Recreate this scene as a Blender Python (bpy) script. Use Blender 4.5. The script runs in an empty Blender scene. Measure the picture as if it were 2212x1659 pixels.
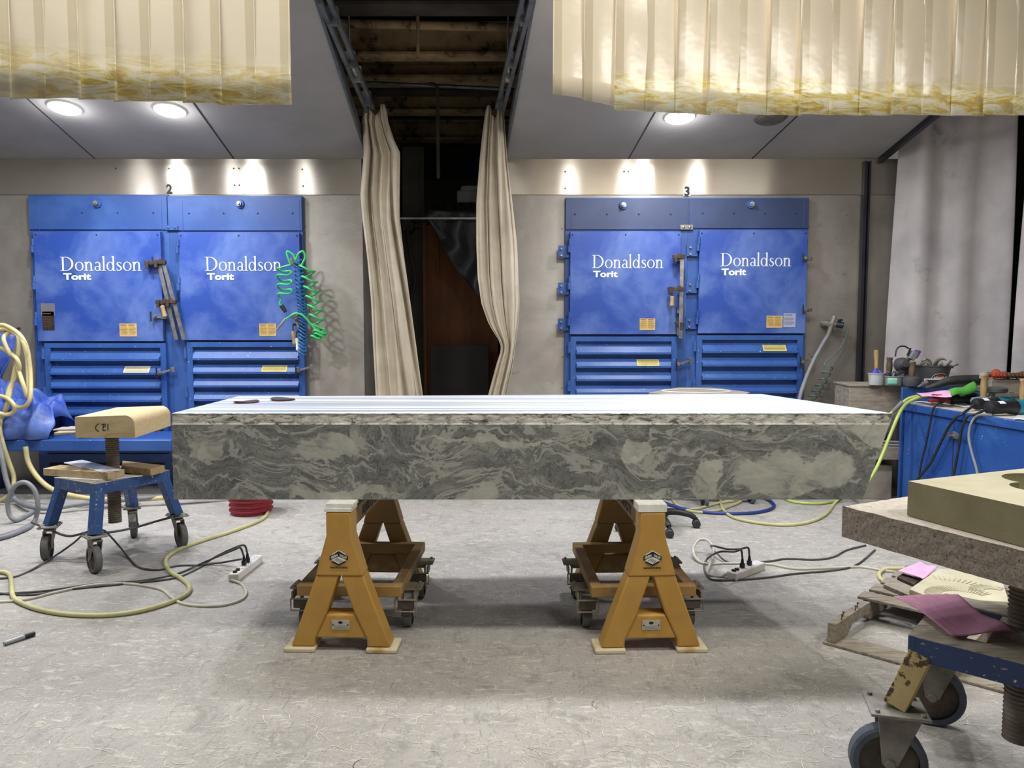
import bpy, bmesh, math, random
from mathutils import Vector, Matrix
R = math.radians
random.seed(7)
SC = bpy.context.scene
COL = SC.collection
# ---------------------------------------------------------------- camera, world, exposure
F = 1600.0; W_, H_ = 2212.0, 1659.0
PITCH = math.atan(0.07); CZ = 1.45
cam_d = bpy.data.cameras.new('camera'); cam = bpy.data.objects.new('camera', cam_d); COL.objects.link(cam)
cam_d.sensor_width = 36.0; cam_d.lens = 36.0 * F / W_; cam_d.clip_start = 0.05
cam.location = (0, 0, CZ); cam.rotation_euler = (math.pi/2 - PITCH, 0, 0)
SC.camera = cam
SC.view_settings.view_transform = 'Standard'
SC.view_settings.look = 'None'
SC.view_settings.gamma = 1.0
SC.view_settings.use_curve_mapping = False
SC.view_settings.exposure = 0.0
wd = bpy.data.worlds.new('world'); SC.world = wd; wd.use_nodes = True
wd.node_tree.nodes['Background'].inputs[0].default_value = (1.0, 0.98, 0.96, 1)
wd.node_tree.nodes['Background'].inputs[1].default_value = 0.13

def area(name, loc, size, energy, rot=(0, 0, 0), col=(1, 1, 1), spread=180, shape='RECTANGLE'):
    d = bpy.data.lights.new(name, 'AREA'); d.shape = shape; d.size = size[0]
    if shape == 'RECTANGLE': d.size_y = size[1]
    d.energy = energy; d.color = col; d.spread = R(spread)
    o = bpy.data.objects.new(name, d); COL.objects.link(o); o.location = loc; o.rotation_euler = rot
    return o
# the shop's own fluorescent rows, high above and in front of the booths
area('shop_light', (-2.2, 2.45, 3.95), (2.4, .3), 54, col=(1, .96, .88))
area('shop_light', (0.6, 2.45, 3.95), (2.4, .3), 54, col=(1, .96, .88))
area('shop_light', (3.1, 1.0, 3.8), (2.6, .25), 105, col=(1, .96, .88))
area('shop_light', (-2.0, -1.8, 3.9), (3.2, .5), 7, rot=(R(20), 0, 0), col=(1, .97, .92))
area('shop_light', (2.0, -1.8, 3.9), (3.2, .5), 7, rot=(R(20), 0, 0), col=(1, .97, .92))

# ---------------------------------------------------------------- projection helpers (pixels of the 2212x1659 frame -> points in the place)
CT, ST = math.cos(PITCH), math.sin(PITCH)
def ray(px, py):
    a = (px - W_/2)/F; b = -(py - H_/2)/F
    return Vector((a, CT + b*ST, -ST + b*CT))
def P(px, py, Y):
    d = ray(px, py); return Vector((0, 0, CZ)) + d*(Y/d.y)
def G(px, py, z=0.0):
    d = ray(px, py); return Vector((0, 0, CZ)) + d*((z-CZ)/d.z)

# ---------------------------------------------------------------- materials
def srgb(h):
    if isinstance(h, str):
        h = h.lstrip('#'); c = [int(h[i:i+2], 16)/255 for i in (0, 2, 4)]
    else: c = [v/255 for v in h]
    return tuple([(v/12.92 if v <= .04045 else ((v+.055)/1.055)**2.4) for v in c] + [1.0])
class NT:
    def __init__(s, m): s.t = m.node_tree; s.n = s.t.nodes; s.l = s.t.links
    def new(s, ty, **k):
        x = s.n.new(ty)
        for a, v in k.items(): setattr(x, a, v)
        return x
    def link(s, a, b): s.l.new(a, b)
    def coord(s, scale=(1, 1, 1), rot=(0, 0, 0)):
        tc = s.new('ShaderNodeTexCoord'); mp = s.new('ShaderNodeMapping')
        mp.inputs['Scale'].default_value = scale; mp.inputs['Rotation'].default_value = rot
        s.link(tc.outputs['Object'], mp.inputs['Vector']); return mp.outputs[0]
    def noise(s, vec, scale, detail=5, rough=.6, dist=0):
        x = s.new('ShaderNodeTexNoise'); x.inputs['Scale'].default_value = scale; x.inputs['Detail'].default_value = detail
        x.inputs['Roughness'].default_value = rough; x.inputs['Distortion'].default_value = dist
        s.link(vec, x.inputs['Vector']); return x
    def ramp(s, fac, stops):
        r = s.new('ShaderNodeValToRGB'); e = r.color_ramp.elements
        while len(e) > 1: e.remove(e[-1])
        e[0].position, e[0].color = stops[0][0], stops[0][1]
        for p, c in stops[1:]:
            q = e.new(p); q.color = c
        s.link(fac, r.inputs[0]); return r.outputs[0]
    def mix(s, fac, a, b, mode='MIX'):
        m = s.new('ShaderNodeMix', data_type='RGBA', blend_type=mode)
        for i, v in ((0, fac), (6, a), (7, b)):
            if isinstance(v, (int, float, tuple)): m.inputs[i].default_value = v
            else: s.link(v, m.inputs[i])
        return m.outputs[2]
    def math(s, op, a, b=0.0, clamp=False):
        m = s.new('ShaderNodeMath', operation=op, use_clamp=clamp)
        for i, v in enumerate((a, b)):
            if isinstance(v, (int, float)): m.inputs[i].default_value = v
            else: s.link(v, m.inputs[i])
        return m.outputs[0]
    def bump(s, h, strength, dist, bsdf, prev=None):
        b = s.new('ShaderNodeBump'); b.inputs['Strength'].default_value = strength; b.inputs['Distance'].default_value = dist
        s.link(h, b.inputs['Height']); s.link(b.outputs[0], bsdf.inputs['Normal']); return b
WHT = (1, 1, 1, 1); BLK = (0, 0, 0, 1)
def base(name):
    m = bpy.data.materials.new(name); m.use_nodes = True
    return m, NT(m), m.node_tree.nodes['Principled BSDF']
def M(name, c1, c2=None, scale=6, rough=.55, metal=0.0, bump=0.0, bscale=60, stretch=(1, 1, 1), spots=(), lo=.35, hi=.65, detail=5, spec=.5, bdist=.003):
    m, t, b = base(name); v = t.coord(stretch)
    c1 = srgb(c1); c2 = srgb(c2) if c2 else tuple([x*.82 for x in c1[:3]] + [1])
    n = t.noise(v, scale, detail)
    col = t.ramp(n.outputs[0], [(lo, c1), (hi, c2)])
    for i, (sc, ssc, th, w) in enumerate(spots):            # worn spots and specks with a shape of their own
        s2 = t.noise(t.coord(stretch, (i*1.3+.4, .7*i, .2)), ssc, 4, .65)
        f = t.ramp(s2.outputs[0], [(th, BLK), (min(th+w, 1), WHT)])
        col = t.mix(f, col, srgb(sc))
    t.link(col, b.inputs['Base Color'])
    b.inputs['Roughness'].default_value = rough; b.inputs['Metallic'].default_value = metal
    b.inputs['Specular IOR Level'].default_value = spec
    if bump:
        bn = t.noise(t.coord(stretch), bscale, 4); t.bump(bn.outputs[0], bump, bdist, b)
    return m

def mat_steel(name, c1, c2, aniso=.8, rough=.34, metal=.85, stain=.5):
    m, t, b = base(name)
    n = t.noise(t.coord((1, 1, 1)), 1.3, 6, .65, .3)
    col = t.ramp(n.outputs[0], [(.32, srgb(c1)), (.66, srgb(c2))])
    g = t.noise(t.coord((2, 2, 160)), 4, 3)
    col = t.mix(.12, col, g.outputs[0], 'OVERLAY')
    s2 = t.noise(t.coord((1, 1, 1), (1, 1, 0)), 9, 6, .7)
    col = t.mix(t.ramp(s2.outputs[0], [(.62, BLK), (.75, (stain, stain, stain, 1))]), col, srgb('#5c5852'))
    t.link(col, b.inputs['Base Color'])
    b.inputs['Metallic'].default_value = metal
    b.inputs['Anisotropic'].default_value = aniso
    tg = t.new('ShaderNodeCombineXYZ'); tg.inputs[2].default_value = 1.0
    t.link(tg.outputs[0], b.inputs['Tangent'])
    rr = t.ramp(n.outputs[0], [(.3, (rough,)*3+(1,)), (.7, (rough+.14,)*3+(1,))]); t.link(rr, b.inputs['Roughness'])
    return m
def mat_blue(name, base_c, dusty, fleck=.70, dust=(.42, .75), fl='#aebbd0', rust=True, wear=None):
    m, t, b = base(name)
    n = t.noise(t.coord((1, 1, 1)), 1.7, 7, .6, .4)
    col = t.ramp(n.outputs[0], [(dust[0], srgb(base_c)), (dust[1], srgb(dusty))])
    s = t.noise(t.coord((1, 1, 1)), 55, 3, .6)
    col = t.mix(t.ramp(s.outputs[0], [(fleck, BLK), (fleck+.03, WHT)]), col, srgb(fl))
    if rust:
        s3 = t.noise(t.coord((1, 1, 1), (.5, .3, 0)), 7, 6, .75)
        col = t.mix(t.ramp(s3.outputs[0], [(.70, BLK), (.74, (.8,)*3+(1,))]), col, srgb('#5a4c42'))
    if wear:
        s4 = t.noise(t.coord((1, 1, 1), (.9, .1, 0)), 16, 6, .8, .6)
        col = t.mix(t.ramp(s4.outputs[0], [(wear, BLK), (wear+.03, (.9,)*3+(1,))]), col, srgb('#b3a684'))
    t.link(col, b.inputs['Base Color']); b.inputs['Roughness'].default_value = .42
    bn = t.noise(t.coord(), 120, 3); t.bump(bn.outputs[0], .12, .002, b)
    return m

MAT = {}
MAT['steel'] = mat_steel('stainless_panel', '#918b83', '#b2aca3', .8, .36, .5)
MAT['steel_trim'] = mat_steel('stainless_band', '#aea699', '#b8b0a4', .93, .13, .68, .04)
MAT['blue_door'] = mat_blue('blue_door_paint', '#28499a', '#7089c0', .76, (.43, .78))
MAT['blue_body'] = mat_blue('blue_body_paint', '#2b4c8c', '#4367a6', .77)
MAT['navy_head'] = mat_blue('navy_header_paint', '#2b3a5e', '#3b4c74', .78)
MAT['blue_louver'] = mat_blue('blue_louver_paint', '#264d92', '#3f66a8', .68)
MAT['blue_frame'] = mat_blue('chipped_blue_frame', '#294a80', '#34568c', .66, fl='#b9b5a8', wear=.60)
MAT['blue_dark'] = mat_blue('chipped_dark_blue', '#1d3260', '#243f70', .68, fl='#b8b09c', wear=.63)
MAT['blue_bench'] = mat_blue('blue_bench_paint', '#224a90', '#3561a6', .70, fl='#c9d3e0')
MAT['rust_cream'] = M('chipped_cream_paint', '#b9a77c', '#a3905f', 6, .8, bump=.4, spots=(('#4a3a28', 14, .53, .03), ('#8a6a3a', 7, .6, .1)))
MAT['ceil'] = M('grey_ceiling_board', '#9f9c9a', '#959290', 2.2, .85, bump=.25, bscale=260)
MAT['seam'] = M('dark_seam', '#2b2a2c', rough=.9)
MAT['black'] = M('black_paint', '#16161a', '#22222a', 8, .5)
MAT['rubber'] = M('black_rubber', '#242424', '#3a3937', 12, .65, bump=.2)
MAT['cord'] = M('dusty_black_cord', '#3a3a3c', '#5b5a58', 9, .7)
MAT['cordb'] = M('black_cord', '#1c1c1f', '#2c2c2e', 9, .55)
MAT['white_cord'] = M('dusty_white_cord', '#c9c3b2', '#aaa595', 5, .6)
MAT['hose_y'] = M('pale_yellow_hose', '#c9c58e', '#a9a67c', 3, .5)
MAT['hose_tan'] = M('cream_hose', '#d8cc98', '#b5a877', 3, .5)
MAT['hose_lime'] = M('lime_hose', '#b4c66a', '#9fb056', 4, .4)
MAT['hose_grey'] = M('grey_hose', '#8d8f93', '#6f7175', 4, .6)
MAT['hose_blue'] = M('blue_hose', '#2c3f8c', '#24346f', 4, .5)
MAT['hose_green'] = M('green_coil', '#45c973', '#2fa85a', 4, .3)
MAT['coil_blue'] = M('blue_coil', '#3a86c4', '#2a6aa8', 4, .3)
MAT['coil_dk'] = M('dark_green_coil', '#5b776c', '#3e5850', 4, .35)
MAT['chrome'] = M('worn_chrome', '#b7b6b4', '#8d8b88', 12, .35, .8)
MAT['iron'] = M('dark_iron', '#5b4a40', '#35302d', 14, .55, .5, .3)
MAT['caster'] = M('dusty_caster_steel', '#98948a', '#6e6a61', 9, .65, .25, .3)
MAT['casterp'] = M('pale_plate', '#8b8472', '#aaa28d', 9, .7, .1, .2)
MAT['tyre'] = M('grey_tyre', '#4d4e4e', '#74736f', 7, .75, bump=.2)
MAT['tyre_b'] = M('blue_grey_tyre', '#39424e', '#5b6471', 6, .6, bump=.2)
MAT['hub'] = M('dusty_hub', '#6b6157', '#4a433d', 12, .8, bump=.4)
MAT['screw'] = M('threaded_steel', '#857a6b', '#5a5146', 10, .6, .2, .2)
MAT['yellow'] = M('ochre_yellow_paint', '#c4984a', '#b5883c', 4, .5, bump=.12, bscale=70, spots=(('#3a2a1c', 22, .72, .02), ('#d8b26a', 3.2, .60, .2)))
MAT['yellowd'] = M('dull_yellow_paint', '#a9844a', '#94784e', 5, .65, bump=.15, spots=(('#3a2a1c', 22, .72, .02), ('#c9b48a', 4, .55, .2)))  # duller yellow for the far end frame, top beam and lower frame
MAT['pad'] = M('dusty_base_plate', '#d9cdb0', '#b89a5e', 9, .8, bump=.3, lo=.5, hi=.7)
MAT['plate'] = M('aluminium_plate', '#c8c6bd', '#aaa89e', 12, .45, .3)
MAT['foam'] = M('white_foam', '#f2f1ea', '#dddcd4', 20, .8, bump=.3, bscale=140)
MAT['wood'] = M('fresh_pine', '#c4b08a', '#aa9268', 5, .7, bump=.25, bscale=30, stretch=(1.5, 14, 14))
MAT['woodx'] = M('fresh_pine_side', '#b09a72', '#937a50', 5, .7, bump=.25, bscale=30, stretch=(1.5, 14, 14))
MAT['wood_old'] = M('weathered_timber', '#a29a8c', '#827868', 4, .85, bump=.25, bscale=18, stretch=(2, 12, 12), spots=(('#4c4339', 5, .58, .12),))
MAT['wood_oldy'] = M('weathered_timber_long', '#a0978a', '#80776a', 3, .85, bump=.2, bscale=18, stretch=(2, 6, 10), spots=(('#4c4339', 5, .62, .12),))
MAT['ply'] = M('brown_plywood', '#6f3f17', '#54300f', 2.5, .7, bump=.2, stretch=(3, 3, .6), spots=(('#2e1808', 6, .66, .05),))
MAT['darkwall'] = M('dark_alley_wall', '#45423a', '#35322b', 3, .9)
MAT['greydk'] = M('dark_grey_board', '#2b2a29', '#201f1f', 3, .7)
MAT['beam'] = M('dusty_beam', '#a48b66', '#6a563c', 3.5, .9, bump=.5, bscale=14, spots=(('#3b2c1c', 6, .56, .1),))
MAT['beam_dk'] = M('dark_beam', '#40382e', '#262019', 4, .9)  # darker colour for the other beams, the shelf and the drop pipe
MAT['roof'] = M('dark_roof', '#14110e', '#0b0908', 3, .95)  # near-black colour all over the roof
MAT['pipe'] = M('steel_conduit', '#6b6f75', '#50545a', 8, .45, .5)
MAT['canvas'] = M('canvas_cloth', '#c4b9a6', '#b0a591', 4, .9, bump=.3, bscale=220, spots=(('#96907f', 2.2, .60, .25),))
MAT['canvas_g'] = M('grey_canvas', '#bdb8b8', '#9f9b9c', 1.6, .9, bump=.2, bscale=240, spots=(('#6f6e70', 2.4, .60, .16),))
MAT['tarp'] = M('blue_tarp', '#2d4da8', '#5f79bd', 5, .55, bump=.2, spots=(('#a7abc0', 4, .62, .2),))
MAT['tarp_grey'] = M('grey_plastic_sheet', '#3a3c3e', '#26282a', 5, .4)
MAT['sand'] = M('tan_sandstone', '#cbb994', '#b5a178', 5, .9, bump=.5, bscale=90, stretch=(1, 1, 3), spots=(('#a58446', 9, .60, .15),))
MAT['sand_side'] = M('sawn_sandstone', '#cdb890', '#bda87d', 6, .9, bump=.3, bscale=60, stretch=(1, 8, 8))
MAT['sand_ol'] = M('olive_sandstone', '#7f7a5e', '#726c50', 9, .9, bump=.35, bscale=160, spots=(('#b8b39d', 2.6, .70, .03),))
MAT['sand_top'] = M('pale_sandstone_top', '#cbc5ad', '#b9b397', 5, .9, bump=.25, bscale=140)
MAT['granite'] = M('speckled_granite', '#716a61', '#8a7f73', 90, .85, bump=.8, bscale=70, spots=(('#45423e', 130, .58, .05), ('#a89a8b', 140, .62, .04), ('#86705f', 9, .60, .14)), detail=3, bdist=.004)
MAT['granite_top'] = M('pale_granite_top', '#c4bcb0', '#b0a89c', 40, .85, bump=.3, spots=(('#8a8078', 70, .63, .03),), detail=3)  # paler colour for the granite top, also on the tool bench
MAT['greystone'] = M('grey_slab', '#9c958c', '#8b847b', 6, .8, bump=.2)
MAT['red_plastic'] = M('red_plastic', '#8e1c2c', '#741523', 6, .45)
MAT['pink'] = M('pink_paper', '#a87088', '#96637a', 9, .8, stretch=(4, 1, 1), bump=.2)
MAT['pinkl'] = M('light_pink_paper', '#f0b3d6', '#dea2c6', 9, .8)
MAT['ppl'] = M('dark_pink_edge', '#8a2c4c', rough=.8)
MAT['white'] = M('white_plastic', '#dedbd2', '#c9c5bb', 8, .45)
MAT['tile'] = M('white_tile', '#f1f1f1', '#e2e3e6', 4, .25)
MAT['ink'] = M('black_ink', '#1a1a1a', rough=.7)
MAT['num'] = M('number_ink', '#2a2a2a', rough=.6)
MAT['logo'] = M('white_lettering', '#eceef2', '#dfe3ec', 9, .5)
MAT['label'] = M('amber_label', '#cfb070', '#c2a25c', 14, .6)
MAT['label_y'] = M('pale_yellow_label', '#cfc46c', '#b9ae62', 9, .6)
MAT['label_w'] = M('pale_label', '#d8d3b8', '#c9c39d', 9, .6)
MAT['label_b'] = M('bluish_label', '#a8b3cf', '#9aa6c6', 9, .6)
MAT['label_k'] = M('dark_label', '#2a2220', '#3c302c', 30, .5)
MAT['tape'] = M('grey_tape', '#77777c', '#6a6a70', 6, .5)
MAT['ltext'] = M('label_text', '#6f531b', rough=.7)
MAT['galv'] = M('galvanised_steel', '#6f7274', '#5a5d5f', 8, .45, .5)
MAT['teal'] = M('teal_tool_housing', '#1f6f82', '#2a8296', 8, .4)
MAT['tub'] = M('translucent_tub', '#b9bbbb', '#a2a5a7', 6, .5)
MAT['tubp'] = M('clouded_tub', '#8b8e90', '#7a7d80', 6, .5)
MAT['purple'] = M('violet_cloth', '#5352b4', '#45449a', 6, .6)
MAT['purplef'] = M('magenta_filter', '#6a4a84', '#5a3c78', 6, .6)
MAT['green'] = M('green_plastic', '#5cae46', '#4b963b', 6, .5)
MAT['mint'] = M('mint_label', '#7fc0a8', '#6aa994', 9, .6)
MAT['handle'] = M('wooden_handle', '#b79a6c', '#8f764e', 8, .6, stretch=(6, 6, 1))
MAT['handled'] = M('dirty_handle', '#6b5c48', '#4f4436', 8, .7, stretch=(6, 6, 1))
MAT['grey_rub'] = M('grey_rubber_head', '#4b4a50', '#38373c', 6, .7)
MAT['zinc'] = M('zinc_head', '#8f9896', '#77807f', 6, .5, .3)
MAT['glove'] = M('orange_leather', '#b2472c', '#93371f', 6, .8)
MAT['leather'] = M('brown_leather', '#6d5038', '#523b29', 6, .8)
MAT['disc'] = M('dark_abrasive', '#3e4246', '#2e3134', 20, .9)
MAT['disc_r'] = M('red_backing', '#a23a26', '#842b1c', 20, .7)
MAT['navytape'] = M('navy_tape', '#2c3850', rough=.6)
MAT['silver'] = M('silver_barrel', '#9b9fa3', '#8b8f93', 9, .4, .3)
MAT['shav'] = M('pale_shaving', '#e6e0d0', '#cfc6b0', 30, .9)
MAT['dull'] = M('unlit_lamp', '#6b655c', '#4f4a44', 12, .6)

def mat_emit(name, c, s):
    m, t, b = base(name); b.inputs['Emission Color'].default_value = c; b.inputs['Emission Strength'].default_value = s
    b.inputs['Base Color'].default_value = (.9, .9, .9, 1); return m
MAT['lamp'] = mat_emit('lit_lamp', (.93, .93, 1, 1), 12)

def mat_floor():
    m, t, b = base('dusty_concrete')
    v = t.coord()
    n1 = t.noise(v, .55, 6, .62, .5)
    c = t.ramp(n1.outputs[0], [(.30, srgb('#96928c')), (.52, srgb('#a39f99')), (.72, srgb('#b1ada6'))])
    n2 = t.noise(v, 7, 8, .72, .8)
    c = t.mix(t.ramp(n2.outputs[0], [(.34, (.6,)*3+(1,)), (.49, BLK)]), c, srgb('#7c7973'))
    n3 = t.noise(t.coord((1, 2.6, 1), (0, 0, R(35))), 12, 6, .75, 1.2)
    c = t.mix(t.ramp(n3.outputs[0], [(.53, BLK), (.66, (.75,)*3+(1,))]), c, srgb('#cfcbc0'))
    n4 = t.noise(t.coord((5, 1, 1), (0, 0, R(20))), 11, 5, .7, 1)
    c = t.mix(t.ramp(n4.outputs[0], [(.56, BLK), (.68, (.6,)*3+(1,))]), c, srgb('#77746e'))
    n5 = t.noise(v, 90, 4, .7)
    c = t.mix(t.ramp(n5.outputs[0], [(.58, BLK), (.66, (.7,)*3+(1,))]), c, srgb('#6f6b65'))
    n6 = t.noise(t.coord((1, 1, 1), (0, 0, 1)), 120, 3, .7)
    c = t.mix(t.ramp(n6.outputs[0], [(.63, BLK), (.69, (.8,)*3+(1,))]), c, srgb('#e3dfd6'))
    t.link(c, b.inputs['Base Color']); b.inputs['Roughness'].default_value = .72
    t.bump(n2.outputs[0], .25, .01, b)
    return m
MAT['floor'] = mat_floor()

def mat_marble(face=True):
    """swirled grey-green marble; pale patches sit at fixed places in the stone"""
    m, t, b = base('swirled_marble' if face else 'chiselled_marble_edge')
    tc = t.new('ShaderNodeTexCoord'); v = tc.outputs['Object']
    def warp(v, sc, amt, det=3):
        n = t.noise(v, sc, det, .55)
        s = t.new('ShaderNodeVectorMath', operation='SUBTRACT'); t.link(n.outputs['Color'], s.inputs[0]); s.inputs[1].default_value = (.5, .5, .5)
        k = t.new('ShaderNodeVectorMath', operation='SCALE'); k.inputs['Scale'].default_value = amt; t.link(s.outputs[0], k.inputs[0])
        a = t.new('ShaderNodeVectorMath', operation='ADD'); t.link(v, a.inputs[0]); t.link(k.outputs[0], a.inputs[1]); return a.outputs[0]
    w = warp(v, 1.5, .62, 2); w = warp(w, 5, .16, 4); w = warp(w, 17, .07, 5)
    mp = t.new('ShaderNodeMapping'); mp.inputs['Scale'].default_value = (2.2, 2, 7.5); mp.inputs['Rotation'].default_value = (0, R(12), 0); t.link(w, mp.inputs['Vector'])
    n = t.noise(mp.outputs[0], 2.4, 14, .76, .3)
    c = t.ramp(n.outputs[0], [(.28, srgb('#474746')), (.40, srgb('#676865')), (.50, srgb('#7b7c78')), (.60, srgb('#8f908a')), (.72, srgb('#acaca3'))])
    # thin dark veins
    r = t.math('ABSOLUTE', t.math('SUBTRACT', t.noise(mp.outputs[0], 3.4, 9, .68, .8).outputs[0], .5))
    c = t.mix(t.ramp(r, [(.0, (.85,)*3+(1,)), (.022, BLK)]), c, srgb('#343433'))
    r2 = t.math('ABSOLUTE', t.math('SUBTRACT', t.noise(mp.outputs[0], 1.35, 6, .55, .6).outputs[0], .47))
    c = t.mix(t.ramp(r2, [(.0, (.95,)*3+(1,)), (.02, (.8,)*3+(1,)), (.034, BLK)]), c, srgb('#a3a39b'))
    # pale patches (x, z, rx, rz)
    if face:
        acc = None
        sx = t.new('ShaderNodeSeparateXYZ'); t.link(warp(warp(v, 4, .26, 5), 22, .06, 4), sx.inputs[0])
        for (x, z, rx, rz) in ((1.27, .12, .30, .10), (-.86, .25, .15, .07), (-.78, .03, .28, .035), (.87, .07, .06, .10), (.55, .24, .07, .06), (1.66, .31, .12, .07), (-1.42, .23, .08, .07), (-.1, .285, .3, .02), (-.2, .02, .08, .05)):
            x -= OX
            dx = t.math('DIVIDE', t.math('SUBTRACT', sx.outputs[0], x), rx); dz = t.math('DIVIDE', t.math('SUBTRACT', sx.outputs[2], z), rz)
            d = t.math('ADD', t.math('MULTIPLY', dx, dx), t.math('MULTIPLY', dz, dz))
            f = t.math('SUBTRACT', 1.25, d, True)
            acc = f if acc is None else t.math('MAXIMUM', acc, f)
        pc = t.ramp(t.noise(w, 9, 8, .7, .5).outputs[0], [(.34, srgb('#7f807a')), (.46, srgb('#a6a69c')), (.66, srgb('#bdbcb0'))])
        c = t.mix(t.ramp(acc, [(.22, BLK), (.42, (.88,)*3+(1,))]), c, pc)
        b.inputs['Roughness'].default_value = .5
    else:
        n9 = t.noise(t.coord((1, 1, 2)), 16, 7, .7, .6)
        c = t.ramp(n9.outputs[0], [(.36, srgb('#4d4a44')), (.43, srgb('#97958b')), (.49, srgb('#cbc9be')), (.68, srgb('#e3e1d6'))])
        n8 = t.noise(t.coord((1, 1, 1)), 3.5, 5, .6)
        c = t.mix(t.ramp(n8.outputs[0], [(.36, (.6,)*3+(1,)), (.48, BLK)]), c, t.mix(.5, c, srgb('#5a564e')))
        b.inputs['Roughness'].default_value = .85
        t.bump(n9.outputs[0], .9, .02, b)
    t.link(c, b.inputs['Base Color'])
    return m
def mat_slab_top():  # the stone's own bands, with overexposed glare painted in as white
    m, t, b = base('banded_marble_top_glare')
    n = t.noise(t.coord((.12, 6, 1)), 2.2, 7, .55, .2)
    c = t.ramp(n.outputs[0], [(.38, srgb('#8f99ab')), (.50, srgb('#b4bac4')), (.60, srgb('#dcdbd5'))])
    n2 = t.noise(t.coord((2, 14, 1)), 6, 6, .7)
    c = t.mix(t.ramp(n2.outputs[0], [(.60, BLK), (.70, (.5,)*3+(1,))]), c, srgb('#c6c0b2'))
    t.link(c, b.inputs['Base Color']); b.inputs['Roughness'].default_value = .4
    return m
OX = 0.06          # slab centre
MAT['marble'] = mat_marble(True); MAT['marble_edge'] = mat_marble(False); MAT['slab_top'] = mat_slab_top()

def mat_pvc(name, c1, zlo, zhi, stain='#d2ab22'):
    """cream vinyl strip; a grimy yellow, streaked band runs along the bottom of every strip"""
    m, t, b = base(name)
    geo = t.new('ShaderNodeNewGeometry'); sp = t.new('ShaderNodeSeparateXYZ'); t.link(geo.outputs['Position'], sp.inputs[0])
    wv = t.new('ShaderNodeMapping'); wv.inputs['Scale'].default_value = (1, 1, 1); t.link(geo.outputs['Position'], wv.inputs['Vector'])
    e = t.noise(wv.outputs[0], 4.5, 5, .6)
    zz = t.math('ADD', sp.outputs[2], t.math('MULTIPLY', t.math('SUBTRACT', e.outputs[0], .5), .14))
    f = t.new('ShaderNodeMapRange'); f.inputs[1].default_value = zlo; f.inputs[2].default_value = zhi; f.inputs[3].default_value = 1; f.inputs[4].default_value = 0
    t.link(zz, f.inputs[0])
    w2 = t.new('ShaderNodeMapping'); w2.inputs['Rotation'].default_value = (0, R(-35), 0); w2.inputs['Scale'].default_value = (1, 1, 4); t.link(geo.outputs['Position'], w2.inputs['Vector'])
    g = t.noise(w2.outputs[0], 6, 8, .72, 1.2)
    sc = t.ramp(g.outputs[0], [(.36, srgb('#a99c86')), (.43, srgb(stain)), (.50, srgb('#d8cb85')), (.57, srgb('#e7e1cb'))])
    g2 = t.noise(w2.outputs[0], 1.6, 3, .6)
    sc = t.mix(t.ramp(g2.outputs[0], [(.50, BLK), (.66, (.6,)*3+(1,))]), sc, srgb('#c7c6bb'))
    top = t.ramp(t.noise(wv.outputs[0], 2, 4).outputs[0], [(.35, srgb(c1)), (.65, tuple([x*.93 for x in srgb(c1)[:3]]+[1]))])
    c = t.mix(t.math('MULTIPLY', f.outputs[0], .92), top, sc)
    t.link(c, b.inputs['Base Color']); b.inputs['Roughness'].default_value = .2
    b.inputs['Specular IOR Level'].default_value = .7
    b.inputs['Emission Strength'].default_value = 0
    bn = t.noise(wv.outputs[0], 5, 3); t.bump(bn.outputs[0], .15, .02, b)
    return m
MAT['pvcL'] = mat_pvc('vinyl_strip', '#dcd2bd', 2.47, 2.62)
MAT['pvcLd'] = mat_pvc('vinyl_strip_lap', '#c9bda4', 2.47, 2.62, '#b39a3a')
MAT['pvcR'] = mat_pvc('vinyl_strip_right', '#dccfb8', 2.66, 2.74)
MAT['pvcC'] = mat_pvc('clean_vinyl_strip', '#dccfb8', 0, .01); MAT['pvcCd'] = mat_pvc('clean_vinyl_strip_lap', '#c4b79d', 0, .01)
MAT['pvcRd'] = mat_pvc('vinyl_strip_right_lap', '#c4b79d', 2.66, 2.74, '#b39a3a')

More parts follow.
